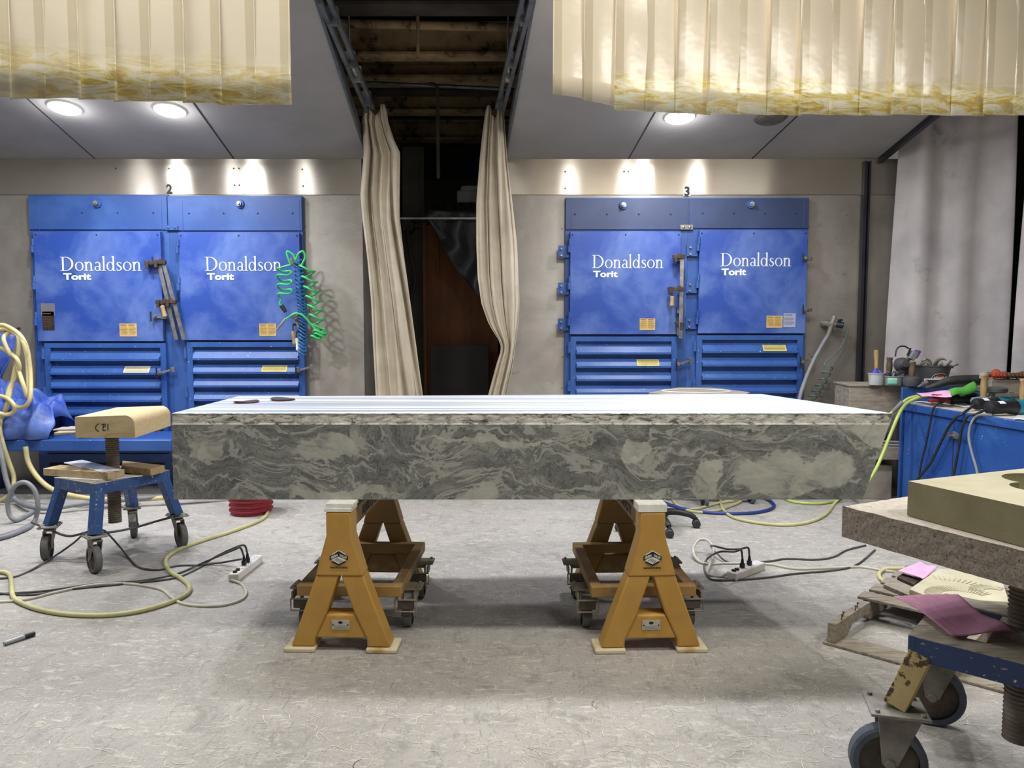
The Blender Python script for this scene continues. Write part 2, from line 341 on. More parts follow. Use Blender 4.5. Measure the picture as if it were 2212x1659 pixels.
# ---------------------------------------------------------------- mesh building
ORG = {}
class MB:
    def __init__(s): s.v = []; s.f = []; s.m = []; s.mi = 0
    def add(s, vs, fs, mi=None):
        o = len(s.v); s.v += [Vector(x) for x in vs]; mi = s.mi if mi is None else mi
        for f in fs: s.f.append([i+o for i in f]); s.m.append(mi)
        return s
    def box(s, c, d, rot=None, mi=None, taper=1.0):
        hx, hy, hz = d[0]/2, d[1]/2, d[2]/2; c = Vector(c); vs = []
        for z in (-1, 1):
            k = taper if z > 0 else 1
            for x, y in ((-1, -1), (1, -1), (1, 1), (-1, 1)): vs.append(Vector((x*hx*k, y*hy*k, z*hz)))
        if rot is not None:
            if not isinstance(rot, Matrix): rot = Matrix.Rotation(rot, 3, 'Z')
            vs = [rot @ v for v in vs]
        return s.add([v+c for v in vs], [(3, 2, 1, 0), (4, 5, 6, 7), (0, 1, 5, 4), (1, 2, 6, 5), (2, 3, 7, 6), (3, 0, 4, 7)], mi)
    def bb(s, a, b, mi=None):
        a, b = Vector(a), Vector(b); return s.box((a+b)/2, [abs(x) for x in (b-a)], None, mi)
    def bar(s, p0, p1, w, h, up=(0, 0, 1), mi=None):
        """rectangular bar from p0 to p1; w across, h along 'up'"""
        p0, p1 = Vector(p0), Vector(p1); d = (p1-p0).normalized(); up = Vector(up)
        sx = d.cross(up).normalized(); u = sx.cross(d).normalized(); vs = []
        for p in (p0, p1):
            for a, b_ in ((-1, -1), (1, -1), (1, 1), (-1, 1)): vs.append(p+sx*a*w/2+u*b_*h/2)
        return s.add(vs, [(0, 1, 2, 3), (7, 6, 5, 4), (1, 0, 4, 5), (2, 1, 5, 6), (3, 2, 6, 7), (0, 3, 7, 4)], mi)
    def prism(s, poly, vec, mi=None, capmi=None):
        """extrude a 3D polygon along vec"""
        poly = [Vector(p) for p in poly]; vec = Vector(vec); n = len(poly)
        o = len(s.v); s.v += poly + [p+vec for p in poly]; mi = s.mi if mi is None else mi; cm = mi if capmi is None else capmi
        s.f.append([o+i for i in range(n)][::-1]); s.m.append(mi)
        s.f.append([o+n+i for i in range(n)]); s.m.append(cm)
        for i in range(n):
            j = (i+1) % n; s.f.append([o+i, o+j, o+n+j, o+n+i]); s.m.append(mi)
        return s
    def cyl(s, p0, p1, r0, r1=None, seg=20, mi=None, cap=True):
        p0, p1 = Vector(p0), Vector(p1); r1 = r0 if r1 is None else r1
        return s.lathe_axis(p0, p1, [(0, r0), (1, r1)], seg, mi, cap)
    def lathe_axis(s, p0, p1, prof, seg=24, mi=None, cap=True):
        """prof: (fraction along p0->p1, radius)"""
        p0, p1 = Vector(p0), Vector(p1); d = (p1-p0)
        ax = d.normalized(); t = Vector((1, 0, 0)) if abs(ax.x) < .8 else Vector((0, 1, 0))
        a = ax.cross(t).normalized(); b = ax.cross(a)
        o = len(s.v); mi = s.mi if mi is None else mi
        for k, r in prof:
            for i in range(seg):
                an = 2*math.pi*i/seg; s.v.append(p0+d*k+(a*math.cos(an)+b*math.sin(an))*r)
        for j in range(len(prof)-1):
            for i in range(seg):
                i2 = (i+1) % seg; s.f.append([o+j*seg+i, o+j*seg+i2, o+(j+1)*seg+i2, o+(j+1)*seg+i]); s.m.append(mi)
        if cap:
            s.f.append([o+i for i in range(seg)][::-1]); s.m.append(mi)
            s.f.append([o+(len(prof)-1)*seg+i for i in range(seg)]); s.m.append(mi)
        return s
    def tube(s, pts, r, seg=8, mi=None, closed=False):
        seg = max(seg, 12) if (r if not isinstance(r, (list, tuple)) else 1) > .0045 else seg
        pts = [Vector(p) for p in pts]; n = len(pts); o = len(s.v); mi = s.mi if mi is None else mi
        nrm = None
        for i, p in enumerate(pts):
            d = (pts[min(i+1, n-1)]-pts[max(i-1, 0)])
            d = d.normalized() if d.length > 1e-9 else Vector((0, 0, 1))
            if nrm is None:
                t = Vector((0, 0, 1)) if abs(d.z) < .9 else Vector((1, 0, 0)); nrm = d.cross(t).normalized()
            nrm = (nrm - d*nrm.dot(d)).normalized(); b = d.cross(nrm)
            rr = r[i] if isinstance(r, (list, tuple)) else r
            for k in range(seg):
                an = 2*math.pi*k/seg; s.v.append(p+(nrm*math.cos(an)+b*math.sin(an))*rr)
        for j in range(n-1):
            for k in range(seg):
                k2 = (k+1) % seg; s.f.append([o+j*seg+k, o+j*seg+k2, o+(j+1)*seg+k2, o+(j+1)*seg+k]); s.m.append(mi)
        s.f.append([o+k for k in range(seg)][::-1]); s.m.append(mi)
        s.f.append([o+(n-1)*seg+k for k in range(seg)]); s.m.append(mi)
        return s
    def grid(s, fn, nu, nv, mi=None, closed_u=False):
        o = len(s.v); mi = s.mi if mi is None else mi
        for j in range(nv+1):
            for i in range(nu+1): s.v.append(Vector(fn(i/nu, j/nv)))
        for j in range(nv):
            for i in range(nu):
                a = o+j*(nu+1)+i; s.f.append([a, a+1, a+nu+2, a+nu+1]); s.m.append(mi(i/nu, j/nv) if callable(mi) else mi)
        return s
    def build(s, name, mats, parent=None, bevel=0, smooth=.6, solid=0, sub=0, seg=2, origin=None):
        if not isinstance(mats, (list, tuple)): mats = [mats]
        mats = [MAT[x] if isinstance(x, str) else x for x in mats]
        me = bpy.data.meshes.new(name)
        if parent is not None: org = ORG[parent.name]
        elif origin is not None: org = Vector(origin)
        else:
            xs = [v.x for v in s.v]; ys = [v.y for v in s.v]; zs = [v.z for v in s.v]
            org = Vector(((min(xs)+max(xs))/2, (min(ys)+max(ys))/2, min(zs)))
        me.from_pydata([tuple(v-org) for v in s.v], [], s.f); me.update()
        for m in mats: me.materials.append(m)
        for p, mi in zip(me.polygons, s.m): p.material_index = min(mi, len(mats)-1)
        bm = bmesh.new(); bm.from_mesh(me); bmesh.ops.recalc_face_normals(bm, faces=bm.faces); bm.to_mesh(me); bm.free()
        if smooth:
            me.shade_smooth(); me.set_sharp_from_angle(angle=smooth)
        o = bpy.data.objects.new(name, me); COL.objects.link(o)
        if parent is not None: o.parent = parent
        else: o.location = org
        ORG[o.name] = org
        if solid:
            d = o.modifiers.new('solid', 'SOLIDIFY'); d.thickness = solid; d.offset = 0
        if bevel:
            d = o.modifiers.new('bevel', 'BEVEL'); d.width = bevel; d.segments = seg; d.limit_method = 'ANGLE'; d.angle_limit = R(35)
        if sub:
            d = o.modifiers.new('sub', 'SUBSURF'); d.levels = sub; d.render_levels = sub
        return o
def tag(o, label, cat, group=None):
    o['label'] = label; o['category'] = cat
    if group: o['group'] = group
    return o
def structure(o, label=None):
    o['kind'] = 'structure'
    if label: o['label'] = label
    return o
def thing(name, label, cat, loc=(0, 0, 0), group=None):
    o = bpy.data.objects.new(name, None); COL.objects.link(o); o.location = loc; o.empty_display_size = .05
    ORG[o.name] = Vector(loc); return tag(o, label, cat, group)
def copy_thing(root, loc, rz=None, label=None):
    r = root.copy(); COL.objects.link(r); r.location = loc
    if rz is not None: r.rotation_euler = (0, 0, rz)
    if label: r['label'] = label
    for ch in list(root.children):
        c = ch.copy(); COL.objects.link(c); c.parent = r
        for g in list(ch.children):
            d = g.copy(); COL.objects.link(d); d.parent = c
    return r
def smooth_path(pts, n=8):
    pts = [Vector(p) for p in pts]; out = []
    q = [pts[0]*2-pts[1]] + pts + [pts[-1]*2-pts[-2]]
    for i in range(1, len(q)-2):
        p0, p1, p2, p3 = q[i-1], q[i], q[i+1], q[i+2]
        for k in range(n):
            t = k/n
            out.append(.5*((2*p1)+(p2-p0)*t+(2*p0-5*p1+4*p2-p3)*t*t+(3*p1-p0-3*p2+p3)*t**3))
    out.append(pts[-1]); return out
def floor_path(pix, r, n=10, lift=0.0):
    """pixels of a cable lying on the floor -> smoothed path"""
    pts = []
    for q in pix:
        z = q[2] if len(q) > 2 else 0.0
        pts.append(G(q[0], q[1], r+lift+z))
    return smooth_path(pts, n)
_txt = {}
def text_mesh(body, size, ext=.001, bold=0.0, sx=1.0):
    c = bpy.data.curves.new('t', 'FONT'); c.body = body; c.size = size; c.extrude = ext; c.offset = bold; c.align_x = 'CENTER'; c.resolution_u = 4
    o = bpy.data.objects.new('t', c); COL.objects.link(o)
    bpy.context.view_layer.update()
    me = bpy.data.meshes.new_from_object(o.evaluated_get(bpy.context.evaluated_depsgraph_get()))
    bpy.data.objects.remove(o)
    vs = [Vector((v.co.x*sx, v.co.y, v.co.z)) for v in me.vertices]; fs = [list(p.vertices) for p in me.polygons]
    return vs, fs
def put_text(mb, body, size, org, right=(1, 0, 0), up=(0, 0, 1), ext=.001, bold=0, sx=1.0, mi=None, shear=0):
    vs, fs = text_mesh(body, size, ext, bold, sx); rt, up = Vector(right).normalized(), Vector(up).normalized(); nn = rt.cross(up)
    org = Vector(org)
    return mb.add([org+rt*(v.x+shear*v.y)+up*v.y+nn*v.z for v in vs], fs, mi)
# ================================================================ the setting
YW = 7.0
def ceilz(y): return 3.05 + .178*(YW-y)
mb = MB(); mb.bb((-9, -4, -.2), (9, 13, 0)); structure(mb.build('floor', 'floor', smooth=0))
ztop = P(366, 421, YW).z; zc = ceilz(YW)
xl1 = P(783, 500, YW).x; xr0 = P(1093, 500, YW).x; xr1 = P(1866, 500, YW).x
mb = MB(); mb.bb((-8, YW, 0), (xl1, YW+.12, ztop))
for px, pys in ((660, (490, 563, 640, 718, 795)), (66, (490, 562, 640))):
    for py in pys: q = P(px, py, YW); mb.cyl(q, q+Vector((0, -.006, 0)), .011, .007, 10)
structure(mb.build('wall_back_left', 'steel', smooth=.4))
mb = MB(); mb.bb((xr0, YW, 0), (4.0, YW+.12, ztop))
for px, pys in ((1214, (494, 564, 634, 703, 771, 838)), (1748, (490, 628, 696, 764))):
    for py in pys: q = P(px, py, YW); mb.cyl(q, q+Vector((0, -.006, 0)), .011, .007, 10)
structure(mb.build('wall_back_right', 'steel', smooth=.4))
for nm, xa, xb, scr in (('trim_1', -8, xl1, ((365, 364), (505, 364), (516, 364), (507, 400), (517, 400), (653, 366), (655, 402), (250, 364))), ('trim_2', xr0, 4.2, ((1221, 371), (1221, 407), (1348, 371), (1357, 371), (1865, 371), (1865, 404)))):
    mb = MB(); mb.bb((xa, YW-.012, ztop), (xb, YW+.1, zc)); mb.mi = 1
    for px, py in scr: q = P(px, py, YW-.012); mb.cyl(q, q+Vector((0, -.003, 0)), .008, .008, 8)
    structure(mb.build(nm, ['steel_trim', 'seam'], smooth=.4))
# side skins of the two booths toward the alley
for nm, x0, dx in (('wall_alley_left', xl1, -.05), ('wall_alley_right', xr0, .05)):
    mb = MB(); mb.bb((x0, YW+.12, 0), (x0+dx, 9.0, zc)); structure(mb.build(nm, 'steel', smooth=0))
# sloping booth ceilings
YF = 3.0
def ceil_poly(pts): return [Vector((x, y, ceilz(y))) for x, y in pts]
aL0, aL1 = P(785, 320, 6.76), P(680, 0, 4.66)
kL = (aL1.x-aL0.x)/(4.66-6.76); xL = lambda y: aL0.x+kL*(y-6.76)
aR0, aR1 = P(1093, 350, YW), P(1158, 0, 4.66)
kR = (aR1.x-aR0.x)/(4.66-YW); xR = lambda y: aR0.x+kR*(y-YW)
mb = MB(); mb.prism(ceil_poly([(-8, YF), (xL(YF), YF), (xL(YW), YW), (-8, YW)]), (0, 0, .06))
structure(mb.build('ceiling_left', 'ceil', smooth=0))
mb = MB(); mb.prism(ceil_poly([(xR(YF), YF), (3.38, YF), (3.38, YW), (xR(YW), YW)]), (0, 0, .06))
structure(mb.build('ceiling_right', 'ceil', smooth=0))
def seam(p0, p1, w, nm):
    a, b = Vector(p0), Vector(p1); mb = MB(); mb.bar(a, b, w, .004)
    structure(mb.build(nm, 'seam', smooth=0))
def on_ceil(px, py):
    d = ray(px, py); t = (3.05+.178*YW-CZ)/(d.z+.178*d.y); return Vector((0, 0, CZ))+d*t
def seam_px(a, b, w, nm):
    A, B = on_ceil(*a), on_ceil(*b); d = (A-B); A = B+d*((YF+.05-B.y)/d.y); e = (B-A); B2 = A+e*((YW-.02-A.y)/e.y)
    seam(A+Vector((0, 0, -.003)), B2+Vector((0, 0, -.003)), w, nm)
seam_px((420, 225), (507, 345), .010, 'trim_3'); seam_px((62, 215), (200, 338), .006, 'trim_4')
seam_px((1410, 252), (1355, 347), .006, 'trim_5'); seam_px((1722, 250), (1618, 348), .010, 'trim_6')
mb = MB(); mb.bar(Vector((3.40, YW-.03, ceilz(YW)-.02)), Vector((3.40, YF, ceilz(YF)-.02)), .04, .05); structure(mb.build('trim_7', 'black', smooth=0))
for nm, x in (('trim_8', xL), ('trim_9', xR)):
    sgn = 1 if nm == 'trim_8' else -1
    mb = MB(); mb.bar((x(YW)+sgn*.012, YW-.02, ceilz(YW)+.03), (x(YF)+sgn*.012, YF, ceilz(YF)+.03), .02, .09); structure(mb.build(nm, 'pipe', smooth=0))
# black corner post of the right booth
mb = MB(); a = P(1872, 352, 6.93); mb.bb((a.x-.014, 6.93, 0), (a.x+.014, 6.985, a.z+.02)); mb.bb((a.x+.03, 6.93, 0), (a.x+.045, 6.985, a.z+.02))
structure(mb.build('post', 'black', smooth=0), 'black corner post at the right end of the booth wall')
# building shell round the alley
mb = MB(); mb.bb((-8, -4, 4.9), (8, 13, 5.0)); structure(mb.build('roof', 'roof', smooth=0))
mb = MB(); mb.bb((-6, 10.4, 0), (5, 10.5, 4.9)); structure(mb.build('wall_alley_back', 'darkwall', smooth=0))
mb = MB(); mb.bb((-2.6, 9.0, 0), (xl1-.05, 9.05, 4.9)); structure(mb.build('wall_alley_side', 'darkwall', smooth=0))
mb = MB(); mb.bb((xr0+.05, 9.0, 0), (2.6, 9.05, 4.9)); structure(mb.build('wall_alley_side', 'darkwall', smooth=0))
mb = MB(); mb.bb((4.0, YW, 0), (9, YW+.1, 4.9)); structure(mb.build('added_wall_far_right', 'darkwall', smooth=0))  # dark wall added behind the curtains so the gap between them reads as shade
mb = MB(); mb.bb((5.6, 2.5, 0), (5.7, 7, 4.9)); structure(mb.build('added_wall_right', 'darkwall', smooth=0))  # dark wall added to hide the grey background past the curtains
# roof beams seen through the gap: I sections
def ibeam(nm, Y, pyb, pyt, mat, fl=.16, xa=-3.6, xb=2.6):
    zb, zt = P(1000, pyb, Y).z, P(1000, pyt, Y).z
    mb = MB(); mb.bb((xa, Y-.02, zb), (xb, Y+.02, zt)); mb.bb((xa, Y-fl/2, zb-.03), (xb, Y+fl/2, zb)); mb.bb((xa, Y-fl/2, zt), (xb, Y+fl/2, zt+.03))
    structure(mb.build(nm, mat, bevel=.004))
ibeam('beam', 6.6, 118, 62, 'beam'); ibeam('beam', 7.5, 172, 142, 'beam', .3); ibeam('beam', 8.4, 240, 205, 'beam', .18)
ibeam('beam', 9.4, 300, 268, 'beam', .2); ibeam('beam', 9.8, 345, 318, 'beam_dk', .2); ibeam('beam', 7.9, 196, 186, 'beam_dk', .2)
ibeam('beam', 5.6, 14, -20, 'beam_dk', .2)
structure_pipe = []
def pipe(nm, pts, r, mat, label, cat='pipe', group=None):
    mb = MB(); mb.tube(smooth_path(pts, 6), r, 10); return tag(mb.build(nm, mat), label, cat, group)
pipe('overhead_pipe', [(-1.5, 6.3, P(720, 50, 6.3).z), (0.5, 6.3, P(1140, 62, 6.3).z)], .035, 'beam', 'thick dusty pipe running across the gap highest up under the roof')
pipe('conduit', [P(772, 178, 7.2), P(1000, 188, 7.2), P(1100, 193, 7.2)], .018, 'pipe', 'thin grey conduit crossing the gap below the dusty beams', 'pipe')
pipe('drain_pipe', [P(925, 182, 7.1), P(940, 184, 7.1), P(945, 200, 7.1), P(946, 300, 7.1), P(947, 385, 7.1)], .017, 'beam_dk', 'crooked vertical drop pipe hanging down the middle of the dark gap')
pipe('hanging_rod', [P(752, 0, 5.8), P(758, 150, 6.0)], .008, 'pipe', 'thin steel hanger rod beside the left curtain track', 'rod')
pipe('hanging_rod', [P(1099, 0, 5.8), P(1096, 150, 6.0)], .008, 'pipe', 'thin steel hanger rod beside the right curtain track', 'rod')
pipe('hanging_rod', [Vector((P(903, 42, 6.2).x, 6.2, 4.9)), P(903, 128, 6.2)], .014, 'beam', 'stubby dusty rod hanging from the overhead pipe in the middle of the gap', 'rod')
# curtain tracks: doubled rails running back along the gap edges
for side, a, b, lab in (('l', P(690, 0, 4.6), P(793, 240, 6.35), 'grey double curtain track along the left edge of the overhead gap'), ('r', P(1148, 0, 4.6), P(1086, 240, 6.35), 'grey double curtain track along the right edge of the overhead gap')):
    t = thing('curtain_track', lab, 'track', a)
    sg = 1 if side == 'l' else -1
    for k in range(2):
        mb = MB(); off = Vector((sg*.05*k, 0, .03*k)); mb.bar(a+off, b+off, .028, .035); mb.build('rail', 'pipe', t)
    for fr in (.15, .5, .64, .9):
        q = a.lerp(b, fr); mb = MB(); mb.bb(q+Vector((-.01, -.02, -.02)), q+Vector((.01+sg*.05, .02, .09))); mb.build('hanger', 'chrome' if fr == .64 else 'pipe', t)

# inside of the alley
pw0, pw1 = P(915, 480, 8.6), P(1075, 480, 8.6)
t = thing('plywood_partition', 'brown plywood partition with battens at the end of the dark gap', 'partition', (pw0.x, 8.6, 0))
mb = MB(); mb.bb((pw0.x, 8.6, 0), (pw1.x, 8.62, P(900, 486, 8.6).z)); mb.build('panel', 'ply', t)
for px in (917, 944):
    q = P(px, 500, 8.58); mb = MB(); mb.bb((q.x-.02, 8.57, 0 if px == 917 else P(0, 590, 8.6).z), (q.x+.02, 8.6, P(900, 480 if px == 917 else 510, 8.58).z)); mb.build('batten', 'ply', t)
a, b = P(930, 745, 8.4), P(1056, 745, 8.4)
mb = MB(); mb.bb((a.x, 8.38, 0), (b.x, 8.45, a.z)); tag(mb.build('dark_panel', 'greydk', bevel=.006), 'dark grey sheet leaning upright in front of the brown plywood', 'panel')
mb = MB(); q = P(913, 330, 8.75); mb.bb((P(866, 0, 8.75).x, 8.72, 0), (q.x, 8.76, P(900, 318, 8.75).z)); mb.bb((q.x-.02, 8.68, 0), (q.x+.02, 8.72, P(900, 318, 8.7).z)); structure(mb.build('wall_alley_panel', 'darkwall', smooth=0))
mb = MB(); q0, q1 = P(905, 472, 8.1), P(1040, 472, 8.1)
mb.bar((q0.x-.4, 8.1, q0.z), (q1.x+.1, 8.1, q1.z), .02, .02); tag(mb.build('cross_rail', 'chrome'), 'thin metal rail stretched across the gap above the plywood', 'rail')
# loft shelf with junk and a grey sheet hanging off it
q0, q1 = P(918, 462, 8.3), P(1060, 455, 8.3)
mb = MB(); mb.bb((q0.x, 8.2, q0.z-.03), (q1.x+.3, 9.0, q0.z)); t2 = tag(mb.build('loft_shelf', 'beam_dk'), 'dark shelf across the gap above the plywood', 'shelf')
def sheet(u, v):
    a = P(922+u*150, 462, 8.18); zt = q0.z+.02
    L = .12+1.05*u**1.0*1.0
    return Vector((a.x+.05*math.sin(v*9+u*4)*v, 8.17-.05*math.sin(u*16+v*2)*(.3+v), zt-L*v))
mb = MB(); mb.grid(sheet, 40, 16); tag(mb.build('plastic_sheet', 'tarp_grey', solid=.004), 'grey plastic sheet hanging in a slant off the high dark shelf', 'sheet')
def junk(u, v):
    a = P(925+u*115, 455, 8.25+v*.25); h = .06+.09*abs(math.sin(u*17+v*5))*(math.sin(v*math.pi)) 
    return Vector((a.x, 8.22+v*.5, q0.z+h*math.sin(v*math.pi)**.5+.015*math.sin(u*61)))
mb = MB(); mb.grid(junk, 50, 10); tag(mb.build('crumpled_plastic', 'tarp_grey', solid=.004), 'crumpled dark plastic heaped on the high dark shelf', 'plastic')
c = P(1017, 418, 8.6); mb = MB(); mb.box((c.x, 8.6, c.z-.06), (.30, .3, .14)); mb.box((c.x, 8.6, c.z+.04), (.24, .25, .07), taper=.8)
tag(mb.build('plastic_case', 'hose_grey', bevel=.02), 'dim grey-green case on top of the high dark shelf', 'case')
c = P(880, 487, 8.6); mb = MB(); mb.cyl(c, c+Vector((0, .1, 0)), .07, .09); mb.bb(c+Vector((0, .03, -.02)), c+Vector((.5, .08, .02)))
mb.tube(smooth_path([c, c+Vector((.03, 0, -.3)), c+Vector((.08, .02, -.6)), c+Vector((.02, .02, -.9))], 6), .02)
tag(mb.build('wall_fitting', 'greydk'), 'dark round pipe fitting on the wall behind the left canvas curtain', 'fitting')

# ================================================================ ceiling downlights
def bulb(q):
    d = bpy.data.lights.new('downlight', 'POINT'); d.energy = 5.2; d.shadow_soft_size = .05; d.color = (.96, .97, 1)
    o = bpy.data.objects.new('downlight', d); COL.objects.link(o); o.location = q
def downlight(px, py, lab, lit=True, pos=None):
    q = on_ceil(px, py) if pos is None else Vector((pos[0], pos[1], ceilz(pos[1])))
    t = thing('ceiling_downlight', lab, 'light', q, 'recessed booth ceiling lights')
    nrm = Vector((0, -.178, -1)).normalized()
    mb = MB(); mb.lathe_axis(q+nrm*.0, q+nrm*.014, [(0, .135), (1, .12)], 32); mb.build('trim_ring', 'white' if lit else 'dull', t)
    mb = MB(); mb.lathe_axis(q+nrm*.012, q+nrm*.03, [(0, .112), (.6, .105), (1, .08)], 32); mb.build('lens', 'lamp' if lit else 'dull', t)
    if lit:
        a = area('downlight', q+nrm*.05, (.2, .2), 36, rot=(R(-10), 0, 0), col=(.95, .96, 1), shape='DISK'); bulb(q+nrm*.11)
    return t
downlight(140, 231, 'lit round ceiling downlight nearest the left edge of the photo')
downlight(367, 236, 'lit round ceiling downlight just left of the booth seam line')
downlight(1468, 251, 'lit round ceiling downlight over the right booth')
d4 = downlight(1665, 254, 'burnt out dark ceiling downlight over the right booth', False)
for i, (x, y) in enumerate(((-3.5, 4.5), (-2.6, 4.5), (-4.6, 4.6), (.72, 4.6), (1.45, 4.5), (2.3, 4.6))):
    q = Vector((x, y, ceilz(y)-.03))
    area('downlight', q, (.2, .2), 36, rot=(R(-10), 0, 0), col=(.95, .96, 1), shape='DISK'); bulb(q+Vector((0, 0, -.09)))

# ================================================================ strip curtains
def strips(label, n, px0, pitch, lap, Y0, Y1, bottoms, mats, zt, lapside):
    """bottoms: list of (px, py) along the lower hem; strips hang from a rail"""
    def hem(px):
        for (a, b), (c, d) in zip(bottoms, bottoms[1:]):
            if a <= px <= c: return b+(d-b)*(px-a)/(c-a)
        return bottoms[0][1] if px < bottoms[0][0] else bottoms[-1][1]
    root = thing('strip_curtain', label, 'curtain', P(px0, 0, Y0))
    x_end = px0+pitch*n
    edges = [px0+pitch*i for i in range(n+1)]
    for i in range(n):
        fa = (edges[i]-px0)/(x_end-px0); Ya = Y0+(Y1-Y0)*fa; Yb = Y0+(Y1-Y0)*(edges[i+1]-px0)/(x_end-px0)
        hl, hr = hem(edges[i]+2), hem(edges[i+1]-2); tilt = (i % 3-1)*.004
        a, b = P(edges[i], hl, Ya), P(edges[i+1]+1, hr, Yb)
        lapw = lap/pitch
        def fn(u, v, a=a, b=b, i=i):
            x = a.x+(b.x-a.x)*u; zb = a.z+(b.z-a.z)*u
            yy = a.y+(b.y-a.y)*u - .005*math.sin(u*math.pi) + .012*(u if lapside == 'l' else -u) + .008*math.sin(i*2.1+v*3)
            return Vector((x, yy, zb+(zt-zb)*v))
        nu = 12
        def mi(u, v): return 1 if (u < lapw if lapside == 'l' else u >= 1-lapw-.01) else 0
        ex = (-.16, 1.0) if lapside == 'r' else (0, 1.16); mb = MB(); mb.grid(lambda u, v: fn(ex[0]+(ex[1]-ex[0])*u, v), nu, 10, lambda u, v: mi(ex[0]+(ex[1]-ex[0])*(u+.5/nu), v)); mb.build('strip', ['pvcC', 'pvcCd'] if (lapside == 'l' and i < 2) else mats, root, solid=.003)
    a, b = P(px0, 0, Y0), P(x_end, 0, Y1)
    mb = MB(); mb.bar((a.x, Y0+.03, zt-.02), (b.x, Y1+.03, zt-.02), .03, .08); mb.build('rail', 'pipe', root)
    return root
zt = ceilz(3.1)-.02
strips('cream vinyl strip curtain with yellowed hem in front of booth 2', 9, -45, 75.2, 22, 3.0, 3.25, [(-60, 212), (0, 213), (110, 214), (190, 215), (262, 219), (410, 222), (470, 226), (632, 229)], ['pvcL', 'pvcLd'], zt, 'r')
strips('wide cream vinyl strip curtain with yellow grimy hem before booth 3', 16, 1194, 66.2, 21, 3.7, 3.9, [(1194, 203), (1260, 211), (1261, 215), (1290, 218), (1326, 227), (1327, 239), (1400, 241), (1530, 246), (1800, 248), (2300, 249)], ['pvcR', 'pvcRd'], ceilz(3.7)-.02, 'l')

# ================================================================ canvas curtains
def cloth(name, label, Y, rows, folds, amp, ph, mats='canvas', nu=90, nv=60, sharp=1.6, yrow=None):
    """rows: (py, px_left, px_right) silhouettes down the curtain"""
    ys = [r[0] for r in rows]
    def at(py):
        for r0, r1 in zip(rows, rows[1:]):
            if py <= r1[0]:
                k = (py-r0[0])/(r1[0]-r0[0]); k = k*k*(3-2*k) if False else k
                return r0[1]+(r1[1]-r0[1])*k, r0[2]+(r1[2]-r0[2])*k
        return rows[-1][1], rows[-1][2]
    def fn(u, v):
        py = ys[0]+(ys[-1]-ys[0])*v; l, r = at(py)
        f = folds[0]+(folds[1]-folds[0])*v
        s = (.55+.45*math.sin(u*7+v*2+ph))*math.sin(2*math.pi*f*u+ph+1.6*math.sin(v*2.2+u*3)+.5*math.sin(u*5)); s2 = math.copysign(abs(s)**(1/sharp), s)
        s3 = .35*math.sin(2*math.pi*f*2.3*u+ph*2+v*3)+.12*math.sin(31*u+9*v)
        uu = u+.045*math.cos(2*math.pi*f*u+ph)*min(1, 6*u*(1-u))
        yy = Y+amp*(s2+s3)*(1-.25*v)
        top = .05*math.sin(u*math.pi*3)*(1-v)**6
        q = P(l+(r-l)*uu, py, yy); q.z += top
        return q
    mb = MB(); mb.grid(fn, nu, nv); return tag(mb.build(name, mats, solid=.004, smooth=1.2), label, 'curtain')
cloth('canvas_curtain', 'beige canvas curtain gathered at the left side of the dark gap', 6.45,
      [(238, 786, 835), (262, 782, 838), (300, 785, 850), (330, 786, 864), (420, 779, 863), (470, 783, 863), (560, 794, 873), (650, 802, 886), (740, 806, 898), (853, 812, 913), (1020, 815, 930)], (4.2, 3.3), .045, 1.1, sharp=1.05)
cloth('canvas_curtain', 'beige canvas curtain pinched and twisted at the right side of the gap', 6.45,
      [(240, 1049, 1088), (300, 1041, 1092), (350, 1036, 1096), (440, 1029, 1107), (530, 1029, 1117), (600, 1032, 1120), (655, 1040, 1122), (700, 1056, 1119), (735, 1078, 1114), (752, 1084, 1112), (790, 1072, 1107), (853, 1055, 1094), (1020, 1025, 1085)], (3.0, 3.4), .045, 2.2, sharp=1.05)
# big grey curtain closing the right side of booth 3
def wall_curtain(name, label, x0, x1, y0, y1, folds, ph, amp):
    def fn(u, v):
        z = .02+3.85*v
        lean = .10*(1-v)
        s = math.sin(2*math.pi*folds*(u+.05*math.sin(v*2.5))+ph)
        s2 = math.copysign(abs(s)**.9, s)
        x = x0+(x1-x0)*u-lean*(1-u)+.02*s; y = y0+(y1-y0)*u+amp*s2*(.6+.4*v)+.03*math.sin(9*u+4*v)
        return Vector((x, y, z))
    mb = MB(); mb.grid(fn, 110, 40); return tag(mb.build(name, 'canvas_g', solid=.005, smooth=1.2), label, 'curtain')
wall_curtain('canvas_curtain', 'wide grey dirty canvas curtain right of the black corner post', 3.52, 4.30, 6.84, 6.45, 2.6, .4, .042)
wall_curtain('canvas_curtain', 'grey canvas curtain cut off by the right photo edge', 4.22, 5.2, 6.12, 5.9, 3.0, 1.8, .05)
# ================================================================ lettering: the serif wordmark is built stroke by stroke
def ring(polys, cx, cy, rx, ry, ts, tt, a0=0, a1=360, n=28):
    for i in range(n):
        q = []
        for a in (a0+(a1-a0)*i/n, a0+(a1-a0)*(i+1)/n):
            c, s = math.cos(R(a)), math.sin(R(a))
            q.append(((cx+rx*c, cy+ry*s), (cx+(rx-ts)*c, cy+(ry-tt)*s)))
        polys.append([q[0][0], q[1][0], q[1][1], q[0][1]])
def rc(polys, x0, y0, x1, y1): polys.append([(x0, y0), (x1, y0), (x1, y1), (x0, y1)])
def stroke(polys, pts, ws):
    for i in range(len(pts)-1):
        (x0, y0), (x1, y1) = pts[i], pts[i+1]; d = math.hypot(x1-x0, y1-y0) or 1; nx, ny = -(y1-y0)/d, (x1-x0)/d
        a, b = ws[i]/2, ws[i+1]/2
        polys.append([(x0+nx*a, y0+ny*a), (x1+nx*b, y1+ny*b), (x1-nx*b, y1-ny*b), (x0-nx*a, y0-ny*a)])
